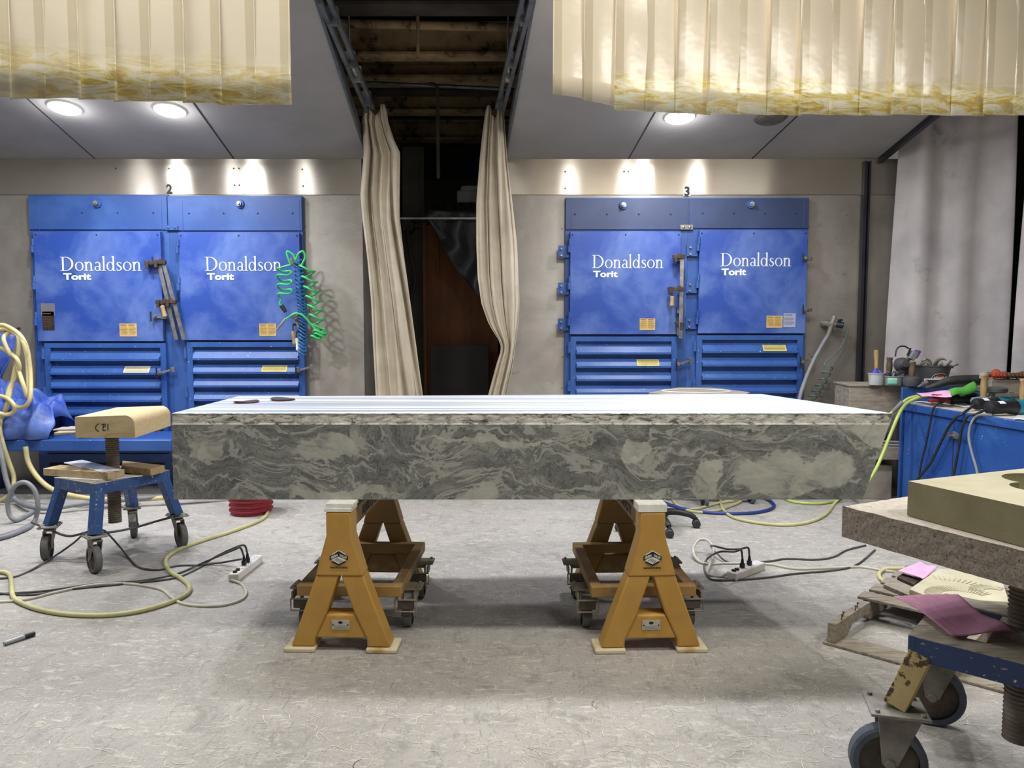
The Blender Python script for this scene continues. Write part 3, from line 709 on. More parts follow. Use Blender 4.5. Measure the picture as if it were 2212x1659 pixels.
def glyph(ch):
    p = []; st, hl, xh = .095, .035, .64
    if ch == 'D':
        rc(p, .12, 0, .12+st+.02, 1); rc(p, 0, 0, .4, hl); rc(p, 0, 1-hl, .4, 1); ring(p, .36, .5, .55, .5, .125, .04, -90, 90); return p, .98
    if ch == 'o': ring(p, .33, xh/2, .30, xh/2+.01, .095, .035); return p, .66
    if ch == 'n':
        rc(p, .09, 0, .09+st, xh); rc(p, 0, 0, .27, hl); p.append([(0, xh-.06), (.09, xh-.02), (.185, xh+.02), (.09, xh-.09)])
        ring(p, .345, xh-.2, .20, .21, .095, .05, 0, 165); rc(p, .45, 0, .45+st, xh-.2); rc(p, .37, 0, .64, hl); return p, .67
    if ch == 'a':
        ring(p, .24, .165, .20, .175, .085, .035); rc(p, .36, .06, .36+.09, xh-.2); ring(p, .255, xh-.2, .195, .21, .09, .045, 0, 150); stroke(p, [(.40, .08), (.47, .02), (.53, .05)], [.08, .05, .02]); return p, .54
    if ch == 'l':
        rc(p, .09, 0, .09+st, 1.06); rc(p, 0, 0, .27, hl); p.append([(0, 1.0), (.1, 1.03), (.185, 1.08), (.09, .95)]); return p, .29
    if ch == 'd':
        ring(p, .29, xh/2, .26, xh/2+.01, .095, .035); rc(p, .47, 0, .47+st, 1.06); rc(p, .50, 0, .64, hl); p.append([(.37, 1.0), (.48, 1.03), (.565, 1.08), (.47, .95)]); return p, .66
    if ch == 's':
        pts = [(.38, .50), (.36, .58), (.28, .62), (.17, .61), (.11, .54), (.11, .46), (.19, .38), (.30, .31), (.37, .23), (.38, .13), (.32, .05), (.2, .01), (.1, .03), (.06, .16)]
        ws = [.02, .03, .04, .05, .08, .09, .10, .10, .10, .08, .06, .045, .04, .03]; stroke(p, pts, ws); return p, .46
def wordmark(mb, x0, z0, y, cap, width, th=.002):
    x = 0; allp = []
    for ch in 'Donaldson':
        p, w = glyph(ch); allp += [[(a+x, b) for a, b in q] for q in p]; x += w+.015
    k = width/x; th2 = -th
    for i, q in enumerate(allp): mb.prism([(x0+a*k, y, z0+b*cap) for a, b in q], (0, th2-.00013*(i % 11), 0))

# ================================================================ dust collector units
YD = 6.90      # door faces
def slab_box(mb, x0, x1, z0, z1, y0, y1, mi=None): mb.bb((x0, y0, z0), (x1, y1, z1), mi)
def unit(label, pxl, pxr, top, head_mat, door_px, door_py, louv_px, louv_py, logo, wlabels, llabel, nuts, hasnut=True, base_y=1046, hinge_gap=False, latches=(), lou_latch=None, pale=False):
    X = lambda px, py=700, Y=YD: P(px, py, Y).x
    Z = lambda py, Y=YD: P(1106, py, Y).z
    xa, xb = X(pxl, 640, 6.95), X(pxr, 640, 6.95)
    t = thing('dust_collector', label, 'machine', ((xa+xb)/2, 6.95, 0), 'blue dust collector units')
    mb = MB(); slab_box(mb, xa, xb, 0, Z(top, 6.95), 6.95, YW-.008); mb.build('cabinet_body', 'blue_body', t, bevel=.003)
    mb = MB(); slab_box(mb, xa+.004, xb-.004, Z(door_py[0]-4, 6.94), Z(top+3, 6.94), 6.935, 6.95)
    for px in nuts: q = P(px[0], px[1], 6.935); mb.cyl(q, q+Vector((0, -.006, 0)), .009, .006, 8, 1)
    for px in (door_px[0]+3, door_px[1]-3): q = P(px, 450, 6.935); mb.bb((q.x-.002, 6.932, Z(door_py[0], 6.93)), (q.x+.002, 6.935, Z(top+10, 6.93)), 2)
    mb.build('header_panel', [head_mat, 'seam', 'blue_body'], t, bevel=.002)
    # round cap nut
    q = P(hasnut[0], hasnut[1], 6.935)
    mb = MB(); mb.cyl(q, q+Vector((0, -.02, 0)), .042, .036, 20, 0); mb.cyl(q+Vector((0, -.018, 0)), q+Vector((0, -.045, 0)), .026, .024, 6, 1); mb.cyl(q+Vector((0, -.044, 0)), q+Vector((0, -.06, 0)), .012, .012, 10, 1); mb.build('cap_nut', ['blue_body', 'chrome'], t)
    # upper door
    dx0, dx1 = X(door_px[0]), X(door_px[1]); dz0, dz1 = Z(door_py[1]), Z(door_py[0])
    mb = MB(); slab_box(mb, dx0, dx1, dz0, dz1, YD, 6.945)
    for fx in (.02, .5, .98): q = Vector((dx0+(dx1-dx0)*fx, YD, dz1-.03)); mb.cyl(q, q+Vector((0, -.004, 0)), .009, .007, 8, 1)
    door = mb.build('upper_door', ['blue_door', 'seam'], t, bevel=.004)
    # wordmark
    mb = MB(); lx0, lx1, lz, cap = X(logo[0]), X(logo[1]), Z(logo[2]), Z(logo[3])-Z(logo[2])
    wordmark(mb, lx0, lz, YD-.0005, cap, lx1-lx0)
    tz = Z(logo[5]); tcap = Z(logo[4])-tz; tw = X(logo[7])-X(logo[6])
    vs, fs = text_mesh('Torit', 1, .0, .035, 1.0)
    w0 = max(v.x for v in vs)-min(v.x for v in vs); h0 = max(v.y for v in vs)
    cx = (X(logo[6])+X(logo[7]))/2
    put_text(mb, 'Torit', tcap/h0, (cx, YD-.002, tz), ext=.001, bold=.035*tcap/h0, sx=tw/(w0*tcap/h0))
    # slab extensions on the T
    mb.build('lettering', 'logo', door, smooth=0)
    for (x0, y0, x1, y1, mt, st) in wlabels:
        a, b = P(x0, y0, YD-.002), P(x1, y1, YD-.002)
        mb = MB(); mb.bb((a.x, YD-.003, b.z), (b.x, YD, a.z), 0)
        if st:
            w, h = b.x-a.x, a.z-b.z
            for c in range(2 if st == 2 else 1):
                cw = w*.44 if st == 2 else w*.86; xx = a.x+w*.05+c*w*.48
                mb.bb((xx, YD-.004, a.z-h*.14), (xx+cw*.8, YD-.003, a.z-h*.08), 1)
                for l in range(7):
                    mb.bb((xx, YD-.004, a.z-h*(.27+l*.09)), (xx+cw*(.95 if l % 3 else .8), YD-.003, a.z-h*(.25+l*.09)), 1)
        mb.build('warning_label', [mt, 'ltext'], door, smooth=0)
    # hinges on the left edge
    hz = [Z(door_py[0]+30), Z(door_py[0]+110), Z(door_py[0]+188)]
    for z in hz:
        mb = MB(); mb.cyl((dx0-.012, YD-.004, z-.065), (dx0-.012, YD-.004, z-.002), .016, .016, 10); mb.cyl((dx0-.004, YD-.004, z), (dx0-.004, YD-.004, z+.06), .013, .013, 10)
        if hinge_gap:
            mb.bb((dx0-.11, YD+.02, z-.11), (dx0-.01, YD+.032, z-.0)); 
            for k in (0, 1): mb.cyl((dx0-.08, YD+.02, z-.03-.06*k), (dx0-.08, YD+.005, z-.03-.06*k), .012, .01, 6, 1)
        mb.build('hinge', ['blue_body', 'chrome'], t)
    for (px, py, dr) in latches:
        q = P(px, py, YD-.02); mb = MB()
        mb.lathe_axis(q+Vector((0, .02, 0)), q+Vector((0, -.03, 0)), [(0, .014), (.5, .022), (1, .012)], 12); mb.bar(q, q+Vector((.07*dr, .01, -.005)), .018, .022); mb.cyl(q+Vector((-.03*dr, -.02, .045)), q+Vector((-.03*dr, -.02, -.045)), .007, .007, 8, 1)
        mb.bar(q+Vector((.06*dr, .01, -.004)), q+Vector((.10*dr, .02, -.004)), .03, .03); mb.build('latch', ['chrome', 'black'], t)
    # louvred door
    lx0, lx1 = X(louv_px[0]), X(louv_px[1]); lz1, lz0 = Z(louv_py[0]), Z(louv_py[1]); YL = YD+.01
    mb = MB(); fw = .052
    mb.bb((lx0, YL, lz0), (lx0+fw, 6.95, lz1)); mb.bb((lx1-fw, YL, lz0), (lx1, 6.95, lz1)); mb.bb((lx0+fw, YL, lz1-fw*.85), (lx1-fw, 6.95, lz1)); mb.bb((lx0+fw, YL, lz0), (lx1-fw, 6.95, lz0+fw))
    zi1, zi0 = lz1-fw*.85, lz0+fw; n = max(3, round((zi1-zi0)/.125)); st = (zi1-zi0)/n
    for k in range(n):
        zt_ = zi1-k*st-st*.22
        # each blade: a sloping face pressed outward with a straight lip below
        for (yy0, z0_, yy1, z1_) in ((6.948, zt_, YL-.022, zt_-st*.60), (YL-.022, zt_-st*.60, YL-.022, zt_-st*.75), (YL-.022, zt_-st*.75, 6.948, zt_-st*.78)):
            mb.add([(lx0+fw-.006, yy0, z0_), (lx1-fw+.006, yy0, z0_), (lx1-fw-.006, yy1, z1_), (lx0+fw+.006, yy1, z1_)], [(0, 1, 2, 3)])
        for xs, in ((lx0+fw,), (lx1-fw,)): mb.add([(xs, 6.948, zt_), (xs, YL-.022, zt_-st*.60), (xs, YL-.022, zt_-st*.75), (xs, 6.948, zt_-st*.78)], [(0, 1, 2, 3)])
    ld = mb.build('louvred_door', 'blue_louver', t, smooth=.3)
    (x0, y0, x1, y1, mt) = llabel
    a, b = P(x0, y0, YL-.03), P(x1, y1, YL-.03)
    kk = round((zi1-(a.z+b.z)/2)/st-.55); ztb = zi1-kk*st-st*.22; 
    mb = MB(); mb.mi = 0
    A = [(a.x, 6.948+(YL-.022-6.948)*.25-.002, ztb-st*.15), (b.x, 6.948+(YL-.022-6.948)*.25-.002, ztb-st*.15), (b.x, YL-.0245, ztb-st*.60), (a.x, YL-.0245, ztb-st*.60)]
    mb.prism(A, (0, -.0015, 0)); 
    A2 = [Vector(A[0]).lerp(Vector(A[3]), .25), Vector(A[1]).lerp(Vector(A[2]), .25)]
    for l in range(4):
        p0 = Vector(A[0]).lerp(Vector(A[3]), .2+.18*l)+Vector((.012, -.002, 0)); p1 = Vector(A[1]).lerp(Vector(A[2]), .2+.18*l)+Vector((-.012, -.002, 0)); mb.bar(p0, p1, .002, .004, mi=1)
    mb.build('louvre_label', [mt, 'ltext'], ld, smooth=0)
    for z in (lz1-.10, lz1-.46):
        mb = MB(); mb.cyl((lx0-.014, YL-.004, z-.05), (lx0-.014, YL-.004, z), .016, .016, 10); mb.cyl((lx0-.014, YL-.004, z+.002), (lx0-.014, YL-.004, z+.05), .013, .013, 10); mb.build('hinge', 'blue_body', t)
    if lou_latch:
        q = P(lou_latch[0], lou_latch[1], YL-.03); mb = MB(); mb.lathe_axis(q+Vector((0, .02, 0)), q+Vector((0, -.03, 0)), [(0, .014), (.5, .024), (1, .012)], 12); mb.bar(q, q+Vector((.10, .015, .03)), .014, .02); mb.bar(q+Vector((.10, .02, .03)), q+Vector((.125, .03, .035)), .03, .05); mb.cyl(q+Vector((-.02, -.02, .05)), q+Vector((-.02, -.02, -.06)), .008, .006, 8, 1); mb.build('latch', ['chrome', 'black'], t)
    # plinth
    mb = MB(); mb.bb((xa, 6.93, 0), (xb, 6.95, lz0-.06)); mb.bb((xa+.1, 6.925, .10), (xb-.1, 6.93, .22), 1); mb.build('plinth', ['blue_body', 'seam'], t, bevel=.003)
    return t
bar = lambda *a: None
unit('left blue dust collector of booth 2 with black sticker on its door', 71, 369, 421, 'blue_body', (80, 352), (500, 737), (92, 355), (741, 968), (136, 311, 585, 555, 590, 604, 141, 201), [(258, 699, 296, 727, 'label', 2), (88, 655, 119, 682, 'tape', 0), (91, 673, 118, 713, 'label_k', 1)], (264, 778, 320, 795, 'label_w'), [(177, 460), (254, 460), (331, 460)], (211, 440), latches=((336, 566, .6), (335, 684, 1)), lou_latch=(345, 806))
unit('right blue dust collector of booth 2 behind the green coiled hose', 369, 657, 423, 'blue_body', (391, 650), (502, 735), (401, 655), (739, 966), (447, 612, 585, 555, 590, 604, 450, 508), [(560, 699, 597, 726, 'label', 2)], (563, 773, 618, 790, 'label_y'), [(408, 461), (483, 461), (557, 461), (632, 461)], (519, 441), latches=(), lou_latch=(645, 800))
unit('left blue dust collector of booth 3 with dark header', 1220, 1484, 427, 'navy_head', (1231, 1468), (500, 722), (1233, 1464), (727, 950), (1278, 1432, 579, 551, 585, 598, 1280, 1333), [(1382, 688, 1415, 713, 'label', 2)], (1377, 761, 1425, 777, 'label_y'), [(1242, 463), (1311, 463), (1380, 463), (1449, 463)], (1346, 444), hinge_gap=True, latches=((1466, 561, .5), (1464, 674, .5)), lou_latch=(1465, 787))
unit('right blue dust collector of booth 3 with pale blue sticker', 1484, 1742, 427, 'navy_head', (1508, 1740), (497, 720), (1506, 1737), (724, 948), (1554, 1706, 575, 547, 580, 594, 1556, 1609), [(1656, 682, 1690, 708, 'label', 2), (1693, 677, 1718, 707, 'label_b', 1)], (1650, 757, 1700, 772, 'label_y'), [(1518, 461), (1585, 461), (1653, 461), (1720, 461)], (1622, 442), hinge_gap=True, latches=((1738, 558, .7), (1738, 669, .7)), lou_latch=(1732, 782))
# joint clips and number plates
for px, py, lab, mt in ((371, 492, 'small blue bolted joining bracket between the booth 2 units', 'blue_body'), (1483, 491, 'small grey bolted joining bracket between the booth 3 units', 'caster')):
    q = P(px, py, 6.93); t = thing('joining_bracket', lab, 'bracket', q)
    mb = MB(); mb.bb(q+Vector((-.058, -.008, -.022)), q+Vector((.058, 0, .022))); mb.build('plate', mt, t, bevel=.002)
    for k in (-1, 1): mb = MB(); mb.lathe_axis(q+Vector((k*.03, -.008, 0)), q+Vector((k*.03, -.018, 0)), [(0, .014), (.5, .012), (1, .004)], 12); mb.build('bolt', mt if mt == 'blue_body' else 'chrome', t)
for px, py, ch, bg in ((366, 408, '2', 'steel_trim'), (1484, 413, '3', 'white')):
    q = P(px, py, YW-.013); t = thing('number_sign', ('bold black number 2 on the steel band above the left dust collectors' if ch == '2' else 'white square with bold black 3 above the right dust collectors'), 'sign', q)
    mb = MB(); mb.bb(q+Vector((-.034, -.002, -.046)), q+Vector((.034, 0, .046))); mb.build('plate', bg, t, smooth=0)
    mb = MB(); put_text(mb, ch, .115, q+Vector((0, -.003, -.041)), ext=.001, bold=.0045, sx=.95); mb.build('numeral', 'num', t, smooth=0)
# ================================================================ the marble slab on its two sawhorses
SY = 3.36; SZ0 = P(1106, 1079, SY).z; SZE = P(1106, 917.5, SY).z; SZ1 = P(1106, 893, SY).z
def slab():
    rnd = random.Random(3); mb = MB()
    xl = P(370, 905, SY).x; xrt = P(1930, 893, SY).x; xrb = P(1863, 1076, SY).x; BK = G(515, 856, SZ1); BR = G(1645, 851, SZ1)
    xm = lambda z: xrb+(xrt-xrb)*(z-SZ0)/(SZ1-SZ0)
    mb.grid(lambda u, v: Vector((xl+(xm(SZ0+(SZE-SZ0)*v)-xl)*u, SY, SZ0+(SZE-SZ0)*v)), 20, 6, 0)
    N = 420; disp = [[rnd.random() for _ in range(8)] for _ in range(N+1)]
    from mathutils import noise
    def rough(u, v):
        z = SZE+(SZ1-SZE)*v; x = xl+(xm(z)-xl)*u
        d = .5+.5*noise.noise(Vector((x*22, z*40, 1))); d2 = .5+.5*noise.noise(Vector((x*60, z*90, 5)))
        k = 0 if v == 0 else 1
        y = SY+k*(.001+.007*d+.005*d2+.004*v)
        if v == 1: z -= .003*d2; 
        if v == 1: y = SY+.004+.007*d
        return Vector((x, y, z))
    mb.grid(rough, N, 7, 1)
    def top(u, v):
        if v == 0: return rough(u, 1)
        a = Vector((xl, SY+.02, SZ1)).lerp(Vector((xrt-.005, SY+.02, SZ1)), u); b = Vector((BK.x, BK.y, SZ1)).lerp(Vector((BR.x, BR.y, SZ1)), u)
        return a.lerp(b, (v-.2)/.8) if v > .2 else a
    mb.grid(top, N, 5, 2)
    # back, sides, bottom
    f0, f1, f2, f3 = (xl, SY, SZ0), (xrb, SY, SZ0), (xrt, SY, SZ1-.003), (xl, SY, SZ1-.003)
    b0, b1, b2, b3 = (BK.x, BK.y, SZ0), (BR.x-.11, BR.y, SZ0), (BR.x, BR.y, SZ1), (BK.x, BK.y, SZ1)
    mb.add([f0, f1, f2, f3, b0, b1, b2, b3], [(0, 4, 5, 1), (0, 3, 7, 4), (1, 5, 6, 2), (4, 7, 6, 5)], 0)
    o = mb.build('marble_slab', ['marble', 'marble_edge', 'slab_top'], smooth=0)
    return tag(o, 'huge thick grey-green swirled marble slab lying across two yellow sawhorses', 'stone slab')
slab()
for px, py, lab, ang, mt in ((532, 868, 'flat dark sanding disc with red rim on the slab, nearer the left end', .2, 'disc_r'), (611, 863, 'curled dark sanding disc showing an orange-red edge on the slab', .6, 'disc_r')):
    q = G(px, py, SZ1+.004); t = thing('sanding_disc', lab, 'sanding disc', q)
    curl = ang > .4
    def df(u, v, q=q, curl=curl):
        r = .062*v; a = u*2*math.pi; x, y = r*math.cos(a), r*math.sin(a)
        z = .003+(.30*max(0, -x*.6+y*.2)**1.15 if curl else .004*math.sin(a*2)*v)
        return q+Vector((x, y, z))
    mb = MB(); mb.grid(df, 32, 5); mb.build('abrasive_face', 'disc', t, solid=.002)
    mb = MB(); mb.grid(lambda u, v: df(u, v*1.06+.001)+Vector((0, 0, -.0035)), 32, 5); mb.build('backing', mt, t, solid=.002)

def wheel(root, par, c, r, w, yaw, tyre='tyre', hub='hub'):
    ax = Vector((-math.sin(yaw), math.cos(yaw), 0)); c = Vector(c)     # axle direction for a wheel that rolls along (cos yaw, sin yaw)
    mb = MB(); mb.lathe_axis(c-ax*w/2, c+ax*w/2, [(0, r*.78), (.0, r*.93), (.12, r), (.88, r), (1, r*.93), (1, r*.78)], 32, 0, False)
    mb.lathe_axis(c-ax*w*.42, c+ax*w*.42, [(0, .001), (0, r*.3), (.15, r*.32), (.3, r*.78), (.7, r*.78), (.85, r*.32), (1, r*.3), (1, .001)], 28, 1, False)
    mb.cyl(c-ax*w*.75, c+ax*w*.75, r*.12, seg=10, mi=1)
    o = mb.build('wheel', [tyre, hub], root)
    return o
def caster(root, c, r, w, yaw, plate_z, mat='caster', pl=(.11, .09), tyre='tyre', hub='hub', brake=False, plate_c=None, lean=0.0, bolts=True):
    """swivel caster: plate, yoke and wheel; c is the wheel centre"""
    c = Vector(c); d = Vector((math.cos(yaw), math.sin(yaw), 0)); ax = Vector((-d.y, d.x, 0)); pc = Vector(plate_c) if plate_c else Vector((c.x-d.x*r*.35, c.y-d.y*r*.35, 0))
    mb = MB(); rot = Matrix.Rotation(yaw, 3, 'Z')
    mb.box((pc.x, pc.y, plate_z-.004), (pl[0], pl[1], .009), rot)
    mb.cyl((pc.x, pc.y, plate_z-.028), (pc.x, pc.y, plate_z-.008), w*.85, w*.95, 20)
    topz = plate_z-.026
    for s in (-1, 1):
        o1 = ax*s*(w*.62)
        q = [Vector((pc.x, pc.y, topz))-d*r*.5+o1, Vector((pc.x, pc.y, topz))+d*r*.62+o1, c+d*r*.22+o1*1.02+Vector((0, 0, 0)), c-d*r*.0+o1+Vector((0, 0, -r*.2)), c-d*r*.2+o1]
        mb.prism([v-ax*.0025 for v in q], ax*.005)
        mb.cyl(c+ax*s*w*.6, c+ax*s*w*.80, r*.14, seg=8)
    mb.box((pc.x+d.x*.01, pc.y+d.y*.01, topz), (r*1.1, w*1.3, .006), rot)
    if bolts:
        for a in (-1, 1):
            for b in (-1, 1):
                p = Vector((pc.x, pc.y, plate_z))+d*a*pl[0]*.38+ax*b*pl[1]*.38; mb.cyl(p+Vector((0, 0, -.012)), p+Vector((0, 0, .009)), .008, seg=6)
    if brake: mb.bar(Vector((pc.x, pc.y, topz-.01))+d*r*.5, Vector((pc.x, pc.y, topz-.06))+d*r*1.35, w*1.1, .012)
    cs = mb.build('caster', mat, root, bevel=.0012, seg=1)
    wh = wheel(root, cs, c, r, w, yaw, tyre, hub)
    wh.parent = cs
    return cs

def sawhorse(label):
    t = thing('sawhorse', label, 'sawhorse', (0, 0, 0), 'yellow steel sawhorses under the slab')
    def frame(y0, y1, nm, mat, near):
        mb = MB(); v = (0, y1-y0, 0)
        up = [(-.058, y0, .645), (.058, y0, .645), (.058, y0, .536), (.110, y0, .352), (-.110, y0, .352), (-.058, y0, .536)]
        mb.prism([Vector(p)+Vector((0, -.004 if near else 0, 0)) for p in up], (0, y1-y0+.004, 0))
        for s in (-1, 1):
            mb.prism([(s*.006, y0, .353), (s*.108, y0, .353), (s*.228, y0, .022), (s*.119, y0, .022), (s*.119, y0, .06), (s*.066, y0, .172), (s*.060, y0, .19)], v)
        mb.prism([(-.066, y0+.006, .172), (.066, y0+.006, .172), (.121, y0+.006, .06), (-.121, y0+.006, .06)], (0, y1-y0-.012, 0))
        mb.build(nm, mat, t, bevel=.009, seg=3)
        for s in (-1, 1):
            mb = MB(); mb.bb((s*.117, y0-.018, 0), (s*.258, y1+.018, .021)); mb.build('foot_plate', 'pad', t, bevel=.006)
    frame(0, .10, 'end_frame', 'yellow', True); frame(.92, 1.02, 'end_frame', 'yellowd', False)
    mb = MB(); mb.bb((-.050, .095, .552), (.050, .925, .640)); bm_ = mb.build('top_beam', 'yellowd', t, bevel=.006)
    mb = MB()
    for s in (-1, 1): put_text(mb, '10,000 LB CAPACITY', .062, (s*.0505, .50, .574), right=(0, s, 0), ext=.0006, bold=.002, sx=.95)
    x = mb.build('lettering', 'ink', t, smooth=0); x.parent = bm_
    # lower rolling frame
    mb = MB(); z0, z1 = .198, .25
    mb.bb((-.25, .16, z0), (.25, .212, z1)); mb.bb((-.25, .86, z0), (.25, .912, z1)); 
    for s in (-1, 1): mb.bb((s*.198, .212, z0), (s*.25, .86, z1))
    mb.build('lower_frame', 'yellowd', t, bevel=.004)
    for s in (-1, 1):
        for y in (.33, .73):
            cs = caster(t, (s*.255, y-.02, .055), .055, .042, R(-90), .197, 'casterp', (.10, .15), 'tyre', 'hub', bolts=True, plate_c=(s*.250, y, 0))
            mb = MB()           # brake pedal: a wire loop round a rough tread, in front of the wheel
            pz, py = .128, y-.088; cx = s*.255
            mb.bb((cx-.040, py, pz-.020), (cx+.040, py+.012, pz+.020), 1)
            mb.tube([(cx-.052, py-.004, pz+.028), (cx+.052, py-.004, pz+.028), (cx+.052, py-.004, pz-.030), (cx-.052, py-.004, pz-.030), (cx-.052, py-.004, pz+.028)], .0045, 6, 0)
            mb.bb((cx-.05, py, pz+.022), (cx-.042, y, pz+.06), 0); mb.bb((cx+.042, py, pz+.022), (cx+.05, y, pz+.06), 0)
            b = mb.build('brake_pedal', ['casterp', 'hub'], t, smooth=.6); b.parent = cs
    # sticker
    mb = MB(); y = -.006; cz = .437
    hexp = lambda k, zc, h, w: [(-w*k, y, zc-h*.25*k), (0, y, zc-h*.5*k), (w*k, y, zc-h*.25*k), (w*k, y, zc+h*.25*k), (0, y, zc+h*.5*k), (-w*k, y, zc+h*.25*k)]
    yy = lambda d: (0, -d, 0)
    mb.prism(hexp(1, cz, .072, .031), yy(.0008), 0)
    def lay(poly, k, mi): mb.prism([Vector(p)+Vector((0, -.0008*k, 0)) for p in poly], (0, -.0008, 0), mi)
    lay([(-.028, y, cz+.014), (0, y, cz+.032), (.028, y, cz+.014), (.028, y, cz+.009), (0, y, cz+.026), (-.028, y, cz+.009)], 1, 1)
    lay([(-.041, y, cz-.010), (-.041, y, cz+.008), (0, y, cz+.028-.003), (0, y, cz+.010-.003)], 1, 1); lay([(.041, y, cz-.010), (.041, y, cz+.008), (0, y, cz+.025), (0, y, cz+.007)], 1, 1)
    lay([(-.030, y, cz-.012), (0, y, cz+.004), (.030, y, cz-.012), (0, y, cz-.028)], 1, 0)
    lay([(-.030, y, cz-.012), (-.030, y, cz-.020), (0, y, cz-.036), (0, y, cz-.028)], 2, 1); lay([(.030, y, cz-.012), (.030, y, cz-.020), (0, y, cz-.036), (0, y, cz-.028)], 2, 1)
    for k in range(5):
        a, b = Vector((-.020+.008*k, y-.002, cz-.012-.004*k+.001)), Vector((-.002+.006*k, y-.002, cz-.001-.0035*k)); mb.bar(a, b, .0006, .0022, up=(0, 0, 1), mi=1)
    put_text(mb, 'GREEN', .0155, (-.0205, y-.0024, cz+.0022), right=(1, 0, .41), up=(0, 0, 1), ext=.0003, bold=.0005, sx=.68, mi=2)
    put_text(mb, 'VALLEY', .0155, (.0205, y-.0024, cz+.0022), right=(1, 0, -.41), up=(0, 0, 1), ext=.0003, bold=.0005, sx=.66, mi=2)
    put_text(mb, 'MANUFACTURING', .0095, (0, y-.0012, cz-.048), ext=.0003, bold=.0004, sx=.98, mi=1)
    d = mb.build('logo_sticker', ['foam', 'ink', 'foam'], t, smooth=0)
    mb = MB(); mb.bb((-.041, .002, .103), (.041, .006, .146), 0)
    for k in (-1, 1): mb.cyl((k*.034, .002, .125), (k*.034, -.001, .125), .003, seg=8, mi=1)
    mb.prism([(-.010, .0015, .138), (0, .0015, .143), (.010, .0015, .138), (.010, .0015, .133), (0, .0015, .128), (-.010, .0015, .133)], (0, -.0004, 0), 1)
    for k in range(3): mb.bb((-.030, .0012, .120-.006*k), (.028-.01*(k % 2), .002, .1215-.006*k), 2)
    mb.build('name_plate', ['plate', 'ink', 'caster'], t, smooth=0)
    return t
sh = sawhorse('yellow steel sawhorse under the left half of the marble slab')
def place(o, px, py, rz): q = G(px, py); o.location = (q.x, q.y+.02, 0); o.rotation_euler = (0, 0, rz)
place(sh, 734, 1412, R(-1.9))
sh2 = copy_thing(sh, (0, 0, 0), 0, 'yellow steel sawhorse under the right half of the marble slab'); place(sh2, 1408, 1413, R(2.2))
def block(name, label, cat, px0, px1, py0, py1, Y, depth, mat, bev=.003, yaw=0, n=1, group=None):
    a, b = P(px0, py0, Y), P(px1, py1, Y); z0, z1 = b.z, a.z
    mb = MB(); 
    for k in range(n): mb.box(((a.x+b.x)/2+.003*(k % 2), Y+depth/2, z0+(z1-z0)*(k+.5)/n), (b.x-a.x, depth, (z1-z0)/n*.96), yaw)
    return tag(mb.build(name, mat, bevel=bev), label, cat, group)
def pad(lab, root, nb, wx, rz):
    x, y = root.location.x, root.location.y; c, s = math.cos(rz), math.sin(rz); mb = MB(); z0 = .6455; h = SZ0-.0005-z0
    m = Matrix.Rotation(rz, 3, 'Z')
    for k in range(nb):
        zc = z0+h*(k+.5)/nb; q = m @ Vector((.005*(k % 2)-.002, .05+.006*k, 0)); mb.box((x+q.x, y+q.y, zc), (wx, .11, h/nb-.0006), m)
    o = mb.build('foam_block', 'foam', bevel=.002); return tag(o, lab, 'foam block')
pad('white foam packing block between the left sawhorse and the slab', sh, 2, .124, R(-1.9))
pad('white foam packing block between the right sawhorse and the slab', sh2, 1, .13, R(2.2))

